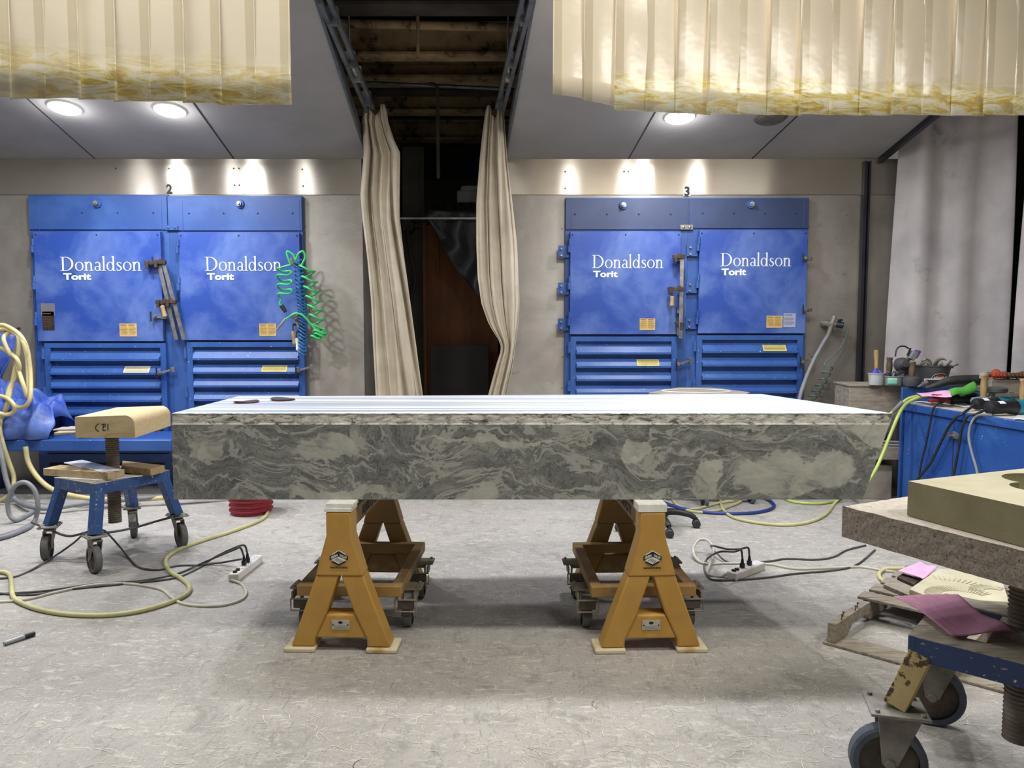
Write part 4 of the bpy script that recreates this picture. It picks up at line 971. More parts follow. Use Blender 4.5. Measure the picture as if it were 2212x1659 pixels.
# ================================================================ screw stands on casters
def stand(label, pts, k, ztop, th, r, w, yaws, mats, screw, screwz, tyre='tyre', hub='hub', legw=.06, plate_z=None, front_leg=None):
    """pts: four wheel centres on plan, in order round the frame"""
    c = sum((Vector((p[0], p[1], 0)) for p in pts), Vector())/4
    t = thing('screw_stand', label, 'work stand', (c.x, c.y, 0))
    top = [c+(Vector((p[0], p[1], 0))-c)*k for p in pts]
    mb = MB()
    for i in range(4):
        a, b = top[i], top[(i+1) % 4]; d = (b-a).normalized(); nrm = Vector((-d.y, d.x, 0)); 
        if nrm.dot(c-a) < 0: nrm = -nrm
        mb.bar(Vector((a.x, a.y, ztop-th/2))+nrm*.012, Vector((b.x, b.y, ztop-th/2))+nrm*.012, .022, th)
    mb.build('top_frame', mats[0], t, bevel=.003)
    inn = [c+(p-c)*.62 for p in top]; out_ = [c+(p-c)*.995 for p in top]; mb = MB()
    for i in range(4):
        j = (i+1) % 4; q4 = [out_[i], out_[j], inn[j], inn[i]]; mb.prism([Vector((p.x, p.y, ztop-.006)) for p in q4], (0, 0, .0065))
    mb.build('deck', mats[1], t, smooth=0)
    d = (top[1]-top[0]).normalized(); m0, m1 = (top[0]+top[3])/2, (top[1]+top[2])/2
    mb = MB(); m0, m1 = c+(m0-c)*.85, c+(m1-c)*.85; mb.bar(Vector((m0.x, m0.y, ztop-.018)), Vector((m1.x, m1.y, ztop-.018)), .16, .02); mb.cyl((c.x, c.y, ztop-.07), (c.x, c.y, ztop+.02), .065, .058, 24); mb.build('cross_plate', mats[1], t, bevel=.002)
    pz = plate_z or 2*r+.055
    for i, p in enumerate(pts):
        tp = top[i]+(c-top[i]).normalized()*.045; bt = Vector((p[0], p[1], 0))+(c-Vector((p[0], p[1], 0))).normalized()*.02
        mb = MB(); e = (top[(i+1) % 4]-top[i]).normalized(); mb.bar(Vector((bt.x, bt.y, pz)), Vector((tp.x, tp.y, ztop-th*.8)), legw, legw, up=e, mi=0)
        mb.build('leg', front_leg if (front_leg and i == 0) else mats[0], t, bevel=.003)
        caster(t, (p[0], p[1], r), r, w, yaws[i], pz, 'caster', (r*1.5, r*1.35), tyre, hub, brake=(i == 2), plate_c=(bt.x, bt.y, 0))
    sx, sy = screw if screw else (c.x, c.y)
    mb = MB(); n = int((screwz[1]-screwz[0])/.0135); prof = []
    sr = screwz[2]
    for i in range(n*3+1):
        prof.append((i/(n*3), sr if i % 3 == 0 else (sr*.90 if i % 3 == 1 else sr*.91)))
    mb.lathe_axis((sx, sy, screwz[0]), (sx, sy, screwz[1]), prof, 28); mb.build('lifting_screw', 'screw', t, smooth=.25)
    mb = MB(); mb.lathe_axis((sx, sy, screwz[1]), (sx, sy, screwz[3]), [(0, sr*1.0), (.45, sr*1.25), (.9, sr*2.6), (1, sr*2.6)], 28); mb.box((sx, sy, screwz[3]+.006), (.34, .30, .012), R(25)); mb.build('head_plate', 'iron', t)
    return t
g1 = [G(205, 1237), G(392, 1182), G(290, 1160), G(103, 1210)]
st1 = stand('blue screw stand on casters carrying the pale stone block, left of the slab', [(q.x, q.y) for q in g1], .86, .530, .07, .085, .042, [R(-42), R(-48), R(-65), R(-72)], ['blue_frame', 'wood_old'], None, (.21, .76, .042, .79))
c1 = st1.location
# thin board, carved stone and bits of timber on it
bd = G(112, 943, .802); 
t = MB(); t.box((c1.x-.02, c1.y+.06, .815), (.60, .34, .018), R(16)); t.box((c1.x-.20, c1.y-.02, .829), (.26, .13, .010), R(8)); tag(t.build('support_board', 'wood_old', bevel=.004), 'thin crusty board lying under the pale stone block', 'board')
zb = .8345
A, B_ = G(163, 946, zb), G(292, 946, zb); Cc = G(369, 920, zb)
ux = (B_-A); wl = ux.length; ux.normalize(); uy = (Cc-B_); dl = uy.length; uy.normalize(); hb = P(163, 897, A.y).z-zb
def sprof():
    r = hb*.42; pts = [(0, 0), (wl, 0), (wl, hb-r)]
    for k in range(1, 9): a = math.pi/2*k/8; pts.append((wl-r+r*math.cos(a), hb-r+r*math.sin(a)))
    pts += [(0, hb-.010)]; return pts
mb = MB(); poly = [A+ux*a+Vector((0, 0, b)) for a, b in sprof()]
mb.prism(poly, uy*dl, 1); mb.m[-len(poly)-2] = 0
blk = thing('sandstone_block', 'pale tan sandstone block with a rounded edge and handwritten mark, on the stand', 'stone block', A)
mb.build('stone', ['sand', 'sand_side'], blk, bevel=.002, smooth=.5)
mb = MB(); n_ = ux.cross(Vector((0, 0, 1))).normalized(); n_ = n_ if n_.y < 0 else -n_
def onf(px, py): 
    q = P(px, py, A.y-.002); return Vector((q.x, A.y+(q.x-A.x)*(ux.y/ux.x), q.z))+n_*.002
for pts in ([(214, 915), (208, 919), (206, 924), (208, 929), (213, 932)], [(219, 917), (223, 916), (228, 916), (227, 921), (222, 923)], [(223, 917), (223, 924), (222, 930)], [(222, 930), (228, 930)], [(233, 916), (233, 930)]):
    mb.tube([onf(*p) for p in pts], .0022, 5)
mb.build('pencil_mark', 'ink', blk)
zt1 = .531
def flat(name, label, cat, pix, z, h, mat, bev=.002, group=None):
    mb = MB(); poly = [G(x, y, z+h) for x, y in pix]; mb.prism(poly, (0, 0, -h)); return tag(mb.build(name, mat, bevel=bev), label, cat, group)
flat('tile', 'white tile lying flat under the timber on the blue stand', 'tile', [(117, 1031), (222, 1037), (308, 1027), (210, 1021)], zt1, .005, 'tile', .001)
flat('timber_block', 'pale pine block on the left of the blue stand top', 'timber', [(93, 1012), (233, 1021), (269, 1013), (130, 1004)], zt1+.006, .045, 'wood')
flat('timber_block', 'pine offcut right behind the screw on the blue stand', 'timber', [(262, 1006), (325, 1013), (356, 1005), (265, 995)], zt1, .045, 'woodx')
flat('tile', 'white tile set crooked on top of the pine block', 'tile', [(138, 999), (220, 1019), (262, 1014), (178, 993)], zt1+.052, .006, 'tile', .001)

w2 = [(1.18, 2.24), (1.555, 2.66), (2.01, 2.25), (1.63, 1.83)]
st2 = stand('large rusty blue screw stand on big casters in the right foreground', w2, .88, .512, .075, .112, .05, [R(-15), R(-25), R(30), R(-20)], ['blue_dark', 'wood_old'], None, (.175, .735, .047, .765), 'tyre_b', 'hub', legw=.066, plate_z=.285, front_leg='rust_cream')
# granite slab and hollowed sandstone on top
z0, z1 = .779, .881
Q = G(1820, 1093, z1); u = (G(1960, 1072, z1)-Q).normalized(); v = Vector((u.y, -u.x, 0))
if v.y > 0: v = -v
mb = MB(); from mathutils import noise as mn
def gside(a, b):
    def f(s, t_):
        p = a.lerp(b, s); n_ = (b-a).cross(Vector((0, 0, 1))).normalized(); e = mn.noise(p*30+Vector((0, 0, t_*6)))*.004*(1 if 0 < s < 1 else 0)
        return Vector((p.x, p.y, z0+(z1-z0)*t_))+n_*e+Vector((0, 0, mn.noise(p*45)*.0025 if t_ in (0, 1) else 0))
    return f
C4 = [Q, Q+v*.82, Q+v*.82+u*.80, Q+u*.80]
for i in range(4): mb.grid(gside(C4[i], C4[(i+1) % 4]), 60, 6, 0)
mb.add([Vector((p.x, p.y, z1-.001)) for p in C4], [(0, 1, 2, 3)], 1); mb.add([Vector((p.x, p.y, z0)) for p in C4], [(3, 2, 1, 0)], 0)
tag(mb.build('granite_slab', ['granite', 'granite_top'], smooth=0), 'speckled brown granite slab on the right foreground stand', 'stone slab')
zs0, zs1 = .882, .990
Q = G(1962, 1039, zs1); u = (G(2212, 1012, zs1)-Q).normalized(); v = Vector((u.y, -u.x, 0)); v = v if v.y < 0 else -v
Qv = (G(2212, 1094, zs1)-Q).normalized()
mb = MB(); C4 = [Q, Q+Qv*.62, Q+Qv*.62+u*.60, Q+u*.60]; C4 = [Vector((p.x, p.y, 0)) for p in C4]
mb.prism([p+Vector((0, 0, zs0)) for p in C4], (0, 0, zs1-zs0), 0, 1)
hs = tag(mb.build('hollowed_stone', ['sand_ol', 'sand_top'], smooth=0), 'olive sandstone block with a scooped hollow, on top of the granite slab', 'stone block')
# hollow: two round bites cut from the top
hc = [(G(2250, 1036, zs1), .105), (G(2248, 1053, zs1), .078)]
for q, r_ in hc:
    m = MB(); m.lathe_axis((q.x, q.y, zs1-.06), (q.x, q.y, zs1+.05), [(0, r_*.8), (.4, r_), (1, r_)], 40); cut = m.build('cut', 'sand_ol')
    md = hs.modifiers.new('hollow', 'BOOLEAN'); md.object = cut; md.operation = 'DIFFERENCE'; md.solver = 'EXACT'
    bpy.context.view_layer.update()
    ev = hs.evaluated_get(bpy.context.evaluated_depsgraph_get()); me = bpy.data.meshes.new_from_object(ev); hs.modifiers.clear(); hs.data = me; bpy.data.objects.remove(cut)
# pink papers
def paper(name, label, pix, z, mat, bend=.012, edge=None, par=None):
    a, b, c, d = [G(x, y, z) for x, y in pix]
    def f(s, t_):
        p = a.lerp(b, s).lerp(d.lerp(c, s), t_); return p+Vector((0, 0, .003+bend*abs(math.sin(s*3.1+t_*2))**2+.002*math.sin(9*s+7*t_)))
    mb = MB(); mb.grid(f, 20, 14); return tag(mb.build(name, mat, solid=.0015), label, 'cloth')
paper('sanding_sheet', 'large dusty pink sheet lying across the top of the right foreground stand', [(1930, 1290), (2054, 1376), (2198, 1376), (2070, 1294)], .522, 'pink', .014)

# ================================================================ pallet under the right stand
PO = G(1786, 1392); du = Vector((.72, .69, 0)); dv = Vector((.74, -.67, 0)); 
t = thing('pallet', 'broken weathered wooden pallet on the floor behind the right stand', 'pallet', (PO.x, PO.y, 0))
def pbar(a, b, w, h, z, nm='board', mat='wood_old'):
    p = PO+du*a[0]+dv*a[1]; q = PO+du*b[0]+dv*b[1]; mb = MB(); mb.bar((p.x, p.y, z+h/2), (q.x, q.y, z+h/2), w, h); return mb.build(nm, mat, t, bevel=.003)
for s in (.02, .52, 1.02): 
    mb = MB(); poly = []
    prof = [(0, .013), (0, .105), (1.15, .105), (1.15, .013), (.95, .013), (.9, .05), (.7, .05), (.65, .013), (.42, .013), (.37, .05), (.20, .05), (.15, .013)]
    mb.prism([PO+du*a+dv*(s-.02)+Vector((0, 0, b)) for a, b in prof], dv*.036); mb.build('stringer', 'wood_old', t, bevel=.003)
pbar((.06, -.02), (.06, 1.1), .14, .013, 0); pbar((1.0, -.02), (1.0, 1.1), .12, .013, 0)
for a in (.47, .62, .78, .94, 1.09): pbar((a, -.03), (a, 1.1), .11, .014, .106)
mb = MB()
for a, b in ((.08, .03), (.12, .02), (.24, .03), (.29, .02)):
    p = PO+du*a+dv*(b-.0); mb.cyl((p.x, p.y, .10), (p.x+.004, p.y, .128), .0022, seg=6); mb.cyl((p.x+.004, p.y, .126), (p.x+.004, p.y, .129), .006, seg=8)
mb.build('nail', 'iron', t)
zp = .121
flat('timber_block', 'grey board offcut with a black notch on the pallet', 'timber', [(1908, 1262), (1965, 1286), (2015, 1258), (1945, 1240)], zp, .02, 'wood_old')
flat('timber_block', 'small charred timber offcut on the pallet beside the pink sheet', 'timber', [(1938, 1246), (1975, 1262), (1990, 1250), (1950, 1238)], zp+.021, .016, 'iron')
# carved pale stone with shell pattern
mb = MB(); pix = [(1964, 1272), (2010, 1290), (2180, 1300), (2160, 1235), (2028, 1228)]
zz = zp; hh = .075
poly = [G(x, y, zz+hh) for x, y in pix]; mb.prism(poly, (0, 0, -hh), 0, 0)
cs_ = G(2100, 1300, zz+hh)
spoly = [(v.x, v.y) for v in poly]
def inside(p):
    c = False; n = len(spoly)
    for i in range(n):
        (xa, ya), (xb, yb) = spoly[i], spoly[i-1]
        if (ya > p.y) != (yb > p.y) and p.x < (xb-xa)*(p.y-ya)/(yb-ya)+xa: c = not c
    return c
stn = thing('carved_stone', 'pale sandstone carved with overlapping fan shells, on the pallet', 'stone carving', (cs_.x, cs_.y, zz))
mb.build('stone', 'sand_top', stn, bevel=.003)
mb = MB()
for (fx, fy, r0, r1) in ((2085, 1292, .10, .17), (2050, 1278, .19, .25), (2150, 1280, .05, .11)):
    q = G(fx, fy, zz+hh+.001)
    for k in range(26):
        a = R(20+k*5.6); d = Vector((math.cos(a), math.sin(a), 0))
        if inside(q+d*r0) and inside(q+d*r1): mb.bar(q+d*r0, q+d*r1, .0045, .005)
mb.build('shell_ribs', 'sand_top', stn)
paper('sanding_sheet', 'light pink sheet on the floor end of the pallet behind the granite', [(1938, 1235), (1994, 1252), (2026, 1228), (1988, 1216)], zp+.05, 'pinkl', .006)
# ================================================================ left background
bx0, bx1 = P(8, 975, 6.3).x, P(370, 975, 6.3).x; zb_ = P(100, 950, 6.3).z; zb0 = P(100, 975, 6.3).z
t = thing('low_bench', 'low blue paint-spattered bench in front of the left dust collector', 'bench', ((bx0+bx1)/2, 6.5, 0))
mb = MB(); mb.bb((bx0-.6, 6.3, zb0), (bx1, 6.86, zb_)); mb.build('top', 'blue_louver', t, bevel=.01)
for x in (bx0-.4, bx1-.06):
    for y in (6.7, 6.82): mb = MB(); mb.bb((x-.025, y-.025, 0), (x+.025, y+.025, zb0)); mb.build('leg', 'blue_dark', t)
def tarpf(u, v):
    x0, x1 = P(-60, 900, 6.4).x, P(116, 900, 6.4).x
    x = x0+(x1-x0)*u; e = math.sin(min(1, (1-u)*1.25)*math.pi/2)**.55
    h = (.14+.30*e+.10*math.sin(u*9)*.5)*math.sin(v*math.pi)**.45
    return Vector((x+.03*math.sin(v*11), 6.28+.50*v+.03*math.sin(u*21+v*5), zb_+.005+h*(1+.12*math.sin(u*23+v*9)+.08*math.sin(u*41-v*13))))
mb = MB(); mb.grid(tarpf, 60, 34); tag(mb.build('tarp', 'tarp', solid=.003, smooth=.9), 'crumpled blue tarp heaped on the left end of the low bench', 'tarp')
def tarp2(u, v):
    a = P(-40+62*u*(1-.6*v), 720+210*v, 6.62); return a+Vector((.02*math.sin(v*9), .10*math.sin(u*8+v*3)-.03, 0))
mb = MB(); mb.grid(tarp2, 20, 30); tag(mb.build('tarp', 'tarp', solid=.003, smooth=.9), 'blue tarp hanging upright behind the yellow hose at the left edge', 'tarp')
# hose hung in loops on the wall hook
hk = P(20, 716, 6.85)
mb = MB(); mb.tube([hk+Vector((0, .14, .03)), hk, hk+Vector((0, -.05, -.0)), hk+Vector((0, -.06, .05))], .012); tag(mb.build('hose_hook', 'iron'), 'dark wall hook carrying the looped yellow hose', 'hook')
def wire(name, label, cat, pix, Y, r, mat, n=8, dy=.04):
    pts = [P(q[0], q[1], (q[2] if len(q) > 2 else Y)+dy*math.sin(i*1.7)) for i, q in enumerate(pix)]
    mb = MB(); mb.tube(smooth_path(pts, n), r, 9); return tag(mb.build(name, mat), label, cat)
wire('air_hose', 'pale yellow hose hung in tangled loops on the wall at the left edge', 'hose',
     [(-30, 722), (0, 702), (28, 712), (48, 730), (60, 760), (66, 810), (66, 855), (58, 875), (42, 880), (26, 872), (16, 858), (22, 835), (36, 812), (42, 795), (36, 775), (20, 762), (0, 752), (-25, 760), (-40, 740), (-10, 715), (18, 712), (44, 730), (55, 755), (60, 790), (61, 856),
      (50, 830), (40, 800), (30, 770), (22, 765), (8, 735), (14, 722), (28, 718), (40, 728), (40, 760), (34, 790), (26, 830), (18, 865), (10, 890), (2, 905), (0, 930), (8, 965), (20, 1000), (30, 1030), (26, 1060), (8, 1078), (-40, 1100)], 6.25, .018, 'hose_tan', 6, .03)
wire('air_hose', 'cream hose curling in a loop over the blue tarp', 'hose', [(-30, 852), (0, 855), (18, 862), (30, 875), (30, 888), (18, 895), (0, 893), (-30, 880)], 6.2, .017, 'hose_tan', 8, .02)
wire('air_hose', 'grey hose dropping from the tarp to the floor at the left edge', 'hose', [(-10, 920), (4, 990), (12, 1030), (22, 1060), (32, 1078), (60, 1093, 5.9), (110, 1098, 5.85), (180, 1088, 5.95), (330, 1075, 6.1), (500, 1066, 6.3)], 6.15, .02, 'hose_grey', 8, .01)
wire('air_hose', 'cream hose dropping from the low bench to the floor behind the stand', 'hose', [(55, 965, 6.25), (62, 1000, 6.25), (85, 1035, 6.2), (120, 1060, 6.15), (180, 1075, 6.05), (240, 1079, 6.05), (310, 1078, 6.1), (400, 1072, 6.15), (520, 1064, 6.35)], 6.2, .02, 'hose_tan', 8, 0)
mb = MB(); L = []
for q in ((-10, 1165, 0), (25, 1155, 0), (60, 1140, 0), (75, 1125, 0), (82, 1095, .12), (75, 1060, .26), (55, 1042, .33), (32, 1050, .28), (18, 1080, .14), (20, 1110, .02), (35, 1124, 0), (60, 1112, 0), (85, 1098, 0), (130, 1088, 0)): L.append(P(q[0], q[1], 5.55) if q[2] else G(q[0], q[1], .018))
mb.tube(smooth_path(L, 8), .017, 9); tag(mb.build('air_hose', 'hose_grey'), 'dusty grey hose rising in an upright loop behind the left stand', 'hose')
# ================================================================ clamps and coils
def clamp(label, px0, py0, px1, py1, Y, jaws, rust=False, handle=None):
    t = thing('bar_clamp', label, 'clamp', P(px0, py0, Y)); a, b = P(px0, py0, Y), P(px1, py1, Y)
    mb = MB(); mb.bar(a, b, .010, .034, up=(1, 0, .1)); mb.build('bar', 'chrome', t)
    d = (b-a).normalized()
    for i, (fr, ln, nm) in enumerate(jaws):
        q = a+d*(b-a).length*fr; mb = MB(); mb.box(q+Vector((ln/2, -.005, 0)), (abs(ln)+.05, .035, .035)); mb.box(q+Vector((ln, -.01, -.015)), (.03, .04, .07)); mb.cyl(q+Vector((-.02, -.02, .02)), q+Vector((-.02, .02, .02)), .014); mb.build(nm, 'iron', t, bevel=.003)
    if handle:
        h0, h1 = P(*handle[0], Y-.04), P(*handle[1], Y-.04); mb = MB(); mb.lathe_axis(h0, h1, [(0, .012), (.1, .022), (.5, .019), (.9, .022), (1, .012)], 12, 0); mb.cyl(h0+(h0-h1)*.35, h0, .008, seg=8, mi=1); mb.build('handle', ['handle', 'iron'], t)
    return t
clamp('left leaning bar clamp hooked between the booth 2 collector doors', 342, 563, 381, 734, 6.86, [(.03, -.10, 'fixed_jaw'), (.52, -.08, 'sliding_jaw')], handle=((350, 660), (357, 686)))
clamp('right leaning bar clamp with dark jaw between the booth 2 collector doors', 352, 563, 397, 732, 6.85, [(.02, -.06, 'fixed_jaw'), (.52, -.05, 'sliding_jaw')])
clamp('long rusty bar clamp hanging between the booth 3 collector doors', 1473, 553, 1470, 731, 6.84, [(.01, -.06, 'fixed_jaw'), (.40, -.10, 'sliding_jaw')], handle=((1452, 640), (1451, 662)))
clamp('short bar clamp with the lower end beside the rusty one, booth 3', 1466, 700, 1467, 724, 6.86, [(.05, .02, 'fixed_jaw')])
def coil(path, turns, r, ph=0, n=None, sq=1.0):
    """helix round a path in the wall plane"""
    P_ = smooth_path(path, 10); N = turns*18; out = []
    for i in range(N+1):
        f = i/N*(len(P_)-1); k = min(int(f), len(P_)-2); c = P_[k].lerp(P_[k+1], f-k); a = 2*math.pi*turns*i/N+ph
        out.append(c+Vector((r*math.cos(a), r*sq*math.sin(a), .012*math.sin(a*2))))
    return out
YC = 6.72
pts = [P(612, 668, YC), P(604, 655, YC), P(608, 645, YC)]
pts += coil([P(616, 640, YC), P(614, 580, YC)], 3, .062, math.pi)[::1]
pts += smooth_path([P(628, 572, YC), P(620, 550, YC), P(622, 543, YC), P(635, 552, YC), P(638, 562, YC), P(645, 548, YC), P(655, 543, YC), P(659, 556, YC), P(652, 572, YC)], 6)
pts += coil([P(662, 575, YC), P(672, 620, YC), P(680, 660, YC), P(687, 700, YC)], 6, .062, math.pi)
pts += coil([P(688, 712, YC), P(693, 722, YC), P(680, 730, YC)], 3, .055, 0, sq=.4)
pts += smooth_path([P(686, 718, YC), P(672, 700, YC), P(655, 682, YC), P(640, 677, YC), P(625, 684, YC), P(616, 692, YC)], 6)
t = thing('coiled_air_hose', 'bright green coiled air hose hanging beside the right booth 2 collector', 'hose', P(640, 700, YC))
mb = MB(); mb.tube(pts, .0095, 8); mb.build('tube', 'hose_green', t)
mb = MB(); mb.cyl(P(608, 660, YC-.01), P(617, 674, YC-.01), .021, .017, 12); mb.build('end_fitting', 'black', t)
mb = MB(); mb.cyl(P(618, 688, YC), P(598, 712, YC), .014, .009, 10); mb.build('blow_nozzle', 'hose_grey', t)
t = thing('coiled_air_hose', 'thin blue coiled air hose behind the green one', 'hose', P(650, 760, 6.8))
mb = MB(); mb.tube(coil([P(643, 562, 6.8), P(650, 640, 6.8), P(655, 700, 6.8), P(653, 765, 6.8)], 26, .036), .0055, 6); mb.build('tube', 'coil_blue', t)
for i, (px, py) in enumerate(((634, 567), (640, 683))):
    q = P(px, py, 6.83); t = thing('hose_hanger', 'pale knobbed latch holding the green hose, %s of the two' % ('upper' if i == 0 else 'lower'), 'hook', q)
    mb = MB(); mb.lathe_axis(q+Vector((0, .07, 0)), q+Vector((0, -.06, 0)), [(0, .012), (.6, .015), (.62, .03), (.9, .034), (1, .02)], 14); mb.build('knob', 'chrome', t)
    mb = MB(); mb.bar(q+Vector((.0, -.02, -.02)), q+Vector((.03, -.03, -.10 if i else .03)), .018, .018); mb.build('lever', 'caster' if i else 'iron', t)
# two small clamps on the hanger
for px, py, h, lab, mt in ((633, 715, 30, 'little clamp with brown wooden grip under the green hose', 'handle'), (641, 730, 28, 'little clamp with white grip under the green hose', 'foam')):
    a, b = P(px, py, 6.80), P(px+3, py+h, 6.80); t = thing('hand_clamp', lab, 'clamp', a)
    mb = MB(); mb.lathe_axis(a, b, [(0, .010), (.12, .019), (.5, .015), (.9, .019), (1, .01)], 12); mb.build('grip', mt, t)
    mb = MB(); mb.cyl(a+Vector((0, 0, .06)), a, .006, seg=8); mb.bar(a+Vector((0, 0, .06)), a+Vector((.09, .03, .045)), .018, .022); mb.build('jaw', 'iron', t)
q0, q1 = P(663, 745, 6.9), P(659, 855, 6.85)
# right booth wall valve with hoses
q = P(1800, 700, 6.9); t = thing('air_valve', 'wall air valve with black lever on the right booth wall', 'valve', q)
mb = MB(); mb.cyl(P(1778, 700, 6.99), P(1790, 700, 6.9), .03, .022); mb.cyl(P(1790, 700, 6.9), P(1806, 701, 6.9), .020); mb.tube([P(1803, 683, 6.9), P(1797, 700, 6.9), P(1790, 722, 6.9)], .021); mb.build('body', 'caster', t)
mb = MB(); mb.cyl(P(1806, 701, 6.9), P(1822, 703, 6.88), .026, .03); mb.bb(P(1811, 697, 6.9)-Vector((.005, .01, .01)), P(1817, 690, 6.9)+Vector((0, .01, 0))); mb.bb(P(1811, 694, 6.9), P(1821, 689, 6.88)); mb.build('lever', 'black', t, bevel=.002)
wire('air_hose', 'dusty grey-violet hose running down from the wall air valve', 'hose', [(1790, 722, 6.9), (1776, 745, 6.9), (1757, 780, 6.88), (1740, 820, 6.85), (1727, 862, 6.8), (1722, 920, 6.7)], 6.85, .018, 'hose_grey', 8, 0)
t_ = smooth_path([P(1822, 703, 6.88), P(1830, 706, 6.87), P(1829, 725, 6.87), P(1815, 752, 6.87), P(1795, 772, 6.86), P(1783, 782, 6.86)], 8)
hel = []
PP = smooth_path([P(1789, 792, 6.85), P(1783, 810, 6.85), P(1772, 830, 6.85), P(1762, 846, 6.85), P(1752, 862, 6.85), P(1742, 880, 6.85)], 10)
N = 7*20
for i in range(N+1):
    f = i/N*(len(PP)-1); k = min(int(f), len(PP)-2); c = PP[k].lerp(PP[k+1], f-k); a = math.pi-2*math.pi*7*i/N
    hel.append(c+Vector((.042*math.cos(a), -.05*math.sin(a), .018*math.sin(a))))
mb = MB(); mb.tube(t_+hel, .0058, 7); tag(mb.build('coiled_air_hose', 'coil_dk'), 'thin dark green coiled hose hanging from the wall air valve', 'hose')

# ================================================================ floor clutter
t = thing('bucket', 'ribbed dark red plastic bucket behind the left end of the slab', 'bucket', G(527, 1105))
c = G(527, 1118)+Vector((0, .165, 0)); mb = MB(); pr = [(0, .150), (.02, .155)]
for k in range(7): z = .06+.11*k; pr += [(z, .157+.014*z), (z+.02, .168+.014*z), (z+.05, .168+.014*z), (z+.07, .157+.014*z)]
pr += [(.86, .172), (.87, .182), (1, .182), (1, .166), (.05, .148)]
mb.lathe_axis(c, c+Vector((0, 0, .36)), pr, 40); mb.build('body', 'red_plastic', t, smooth=.5)
mb = MB(); mb.tube([c+Vector((.185*math.cos(R(a)), -.06-.10*math.sin(R(a)), .33-.10*math.sin(R(a)))) for a in range(0, 181, 15)], .004, 6); mb.build('handle', 'caster', t)

def power_strip(label, p0, p1, w, lift, plugs, switches):
    """p0->p1 pixels of the long axis on its top face"""
    z = .048; a, b = G(*p0, z), G(*p1, z); d = (b-a); L = d.length; d.normalize(); s = Vector((-d.y, d.x, 0)); t = thing('power_strip', label, 'power strip', Vector((a.x, a.y, 0)))
    rot = Matrix((d, s, Vector((0, 0, 1)))).transposed(); c = (a+b)/2
    mb = MB(); mb.box((c.x, c.y, z/2), (L, w, z-.001), rot); body = mb.build('housing', 'white', t, bevel=.006)
    mb = MB()
    for k in range(6):
        q = a+d*L*(.30+.12*k); mb.box((q.x, q.y, z+.0008), (L*.075, w*.62, .0016), rot)
        for e in (-1, 1): mb.box((q.x+s.x*e*w*.14, q.y+s.y*e*w*.14, z+.0018), (L*.03, .003, .001), rot, 1)
    mb.build('socket', ['tile', 'ink'], t, smooth=0)
    for k in range(switches): q = a+d*L*(.08+.10*k); mb = MB(); mb.box((q.x, q.y, z+.005), (L*.05, w*.35, .012), rot); mb.build('switch', 'ink', t, bevel=.002)
    out = []
    for k, fr in enumerate(plugs):
        q = a+d*L*fr; mb = MB(); mb.box((q.x, q.y, z+.016), (.02, .026, .026), rot); mb.lathe_axis((q.x, q.y, z+.028), (q.x, q.y, z+.06), [(0, .011), (.4, .009), (1, .006)], 12); out.append((Vector((q.x, q.y, z+.058)), mb))
    return t, a, d, s, out
psl = power_strip('white power strip on the floor left of the left sawhorse', (503, 1240), (558, 1198), .06, 0, [.42, .56], 2)
psr = power_strip('white power strip on the floor right of the right sawhorse', (1580, 1236), (1643, 1212), .066, 0, [.36, .60], 2)
def cable(name, label, cat, pts, r, mat, n=10, plug=None, par=None):
    mb = MB(); mb.tube(smooth_path(pts, n), r, 8)
    if par is not None: return mb.build(name, mat, par)
    if plug is None: return tag(mb.build(name, mat), label, cat)
    t = thing(name, label, cat, (pts[0].x, pts[0].y, 0)); mb.build('cable', mat, t); plug.build('plug', 'black', t, bevel=.002); return t
g_ = lambda x, y, z=0, r=.006: G(x, y, r+z)
(pl0, gl0), (pl1, gl1) = psl[4]
cable('extension_cord', 'black cord arching from the left power strip across the floor to the left edge', 'cord', [pl0, pl0+Vector((-.02, 0, .05)), P(505, 1188, pl0.y), g_(440, 1215, .02), g_(380, 1240), g_(300, 1255), g_(200, 1262), g_(100, 1276), g_(0, 1283), g_(-60, 1288)], .006, 'cord', plug=gl0)
cable('extension_cord', 'black cord from the left power strip lying lower across the floor', 'cord', [pl1, pl1+Vector((-.02, 0, .05)), P(500, 1186, pl1.y-.02), g_(462, 1205, .02), g_(420, 1232), g_(370, 1250), g_(260, 1262), g_(150, 1273), g_(60, 1285), g_(-60, 1276)], .006, 'cord', plug=gl1)
cable('extension_cord', 'thin dark cord running from the left stand caster to the left power strip', 'cord', [G(521, 1208, .055), g_(508, 1210, .035), g_(480, 1215, .012), g_(430, 1221), g_(385, 1222), g_(340, 1231), g_(300, 1225), g_(278, 1205), G(262, 1185, .04), G(240, 1160, .14), G(225, 1146, .175), G(208, 1146, .18), G(185, 1150, .16), G(160, 1172, .10), g_(120, 1200, .02), g_(60, 1235), g_(20, 1248), g_(-50, 1250)], .006, 'cord')
cable('supply_cord', 'dusty white supply cord of the left power strip looping back on itself', 'cord', [G(497, 1245, .022), G(502, 1253, .012), g_(522, 1262), g_(532, 1280), g_(520, 1296), g_(480, 1308), g_(430, 1309), g_(392, 1303), g_(370, 1290), g_(352, 1275), g_(320, 1267), g_(270, 1261), g_(200, 1264), g_(120, 1280), g_(50, 1296), g_(-50, 1303)], .0085, 'white_cord', par=psl[0])
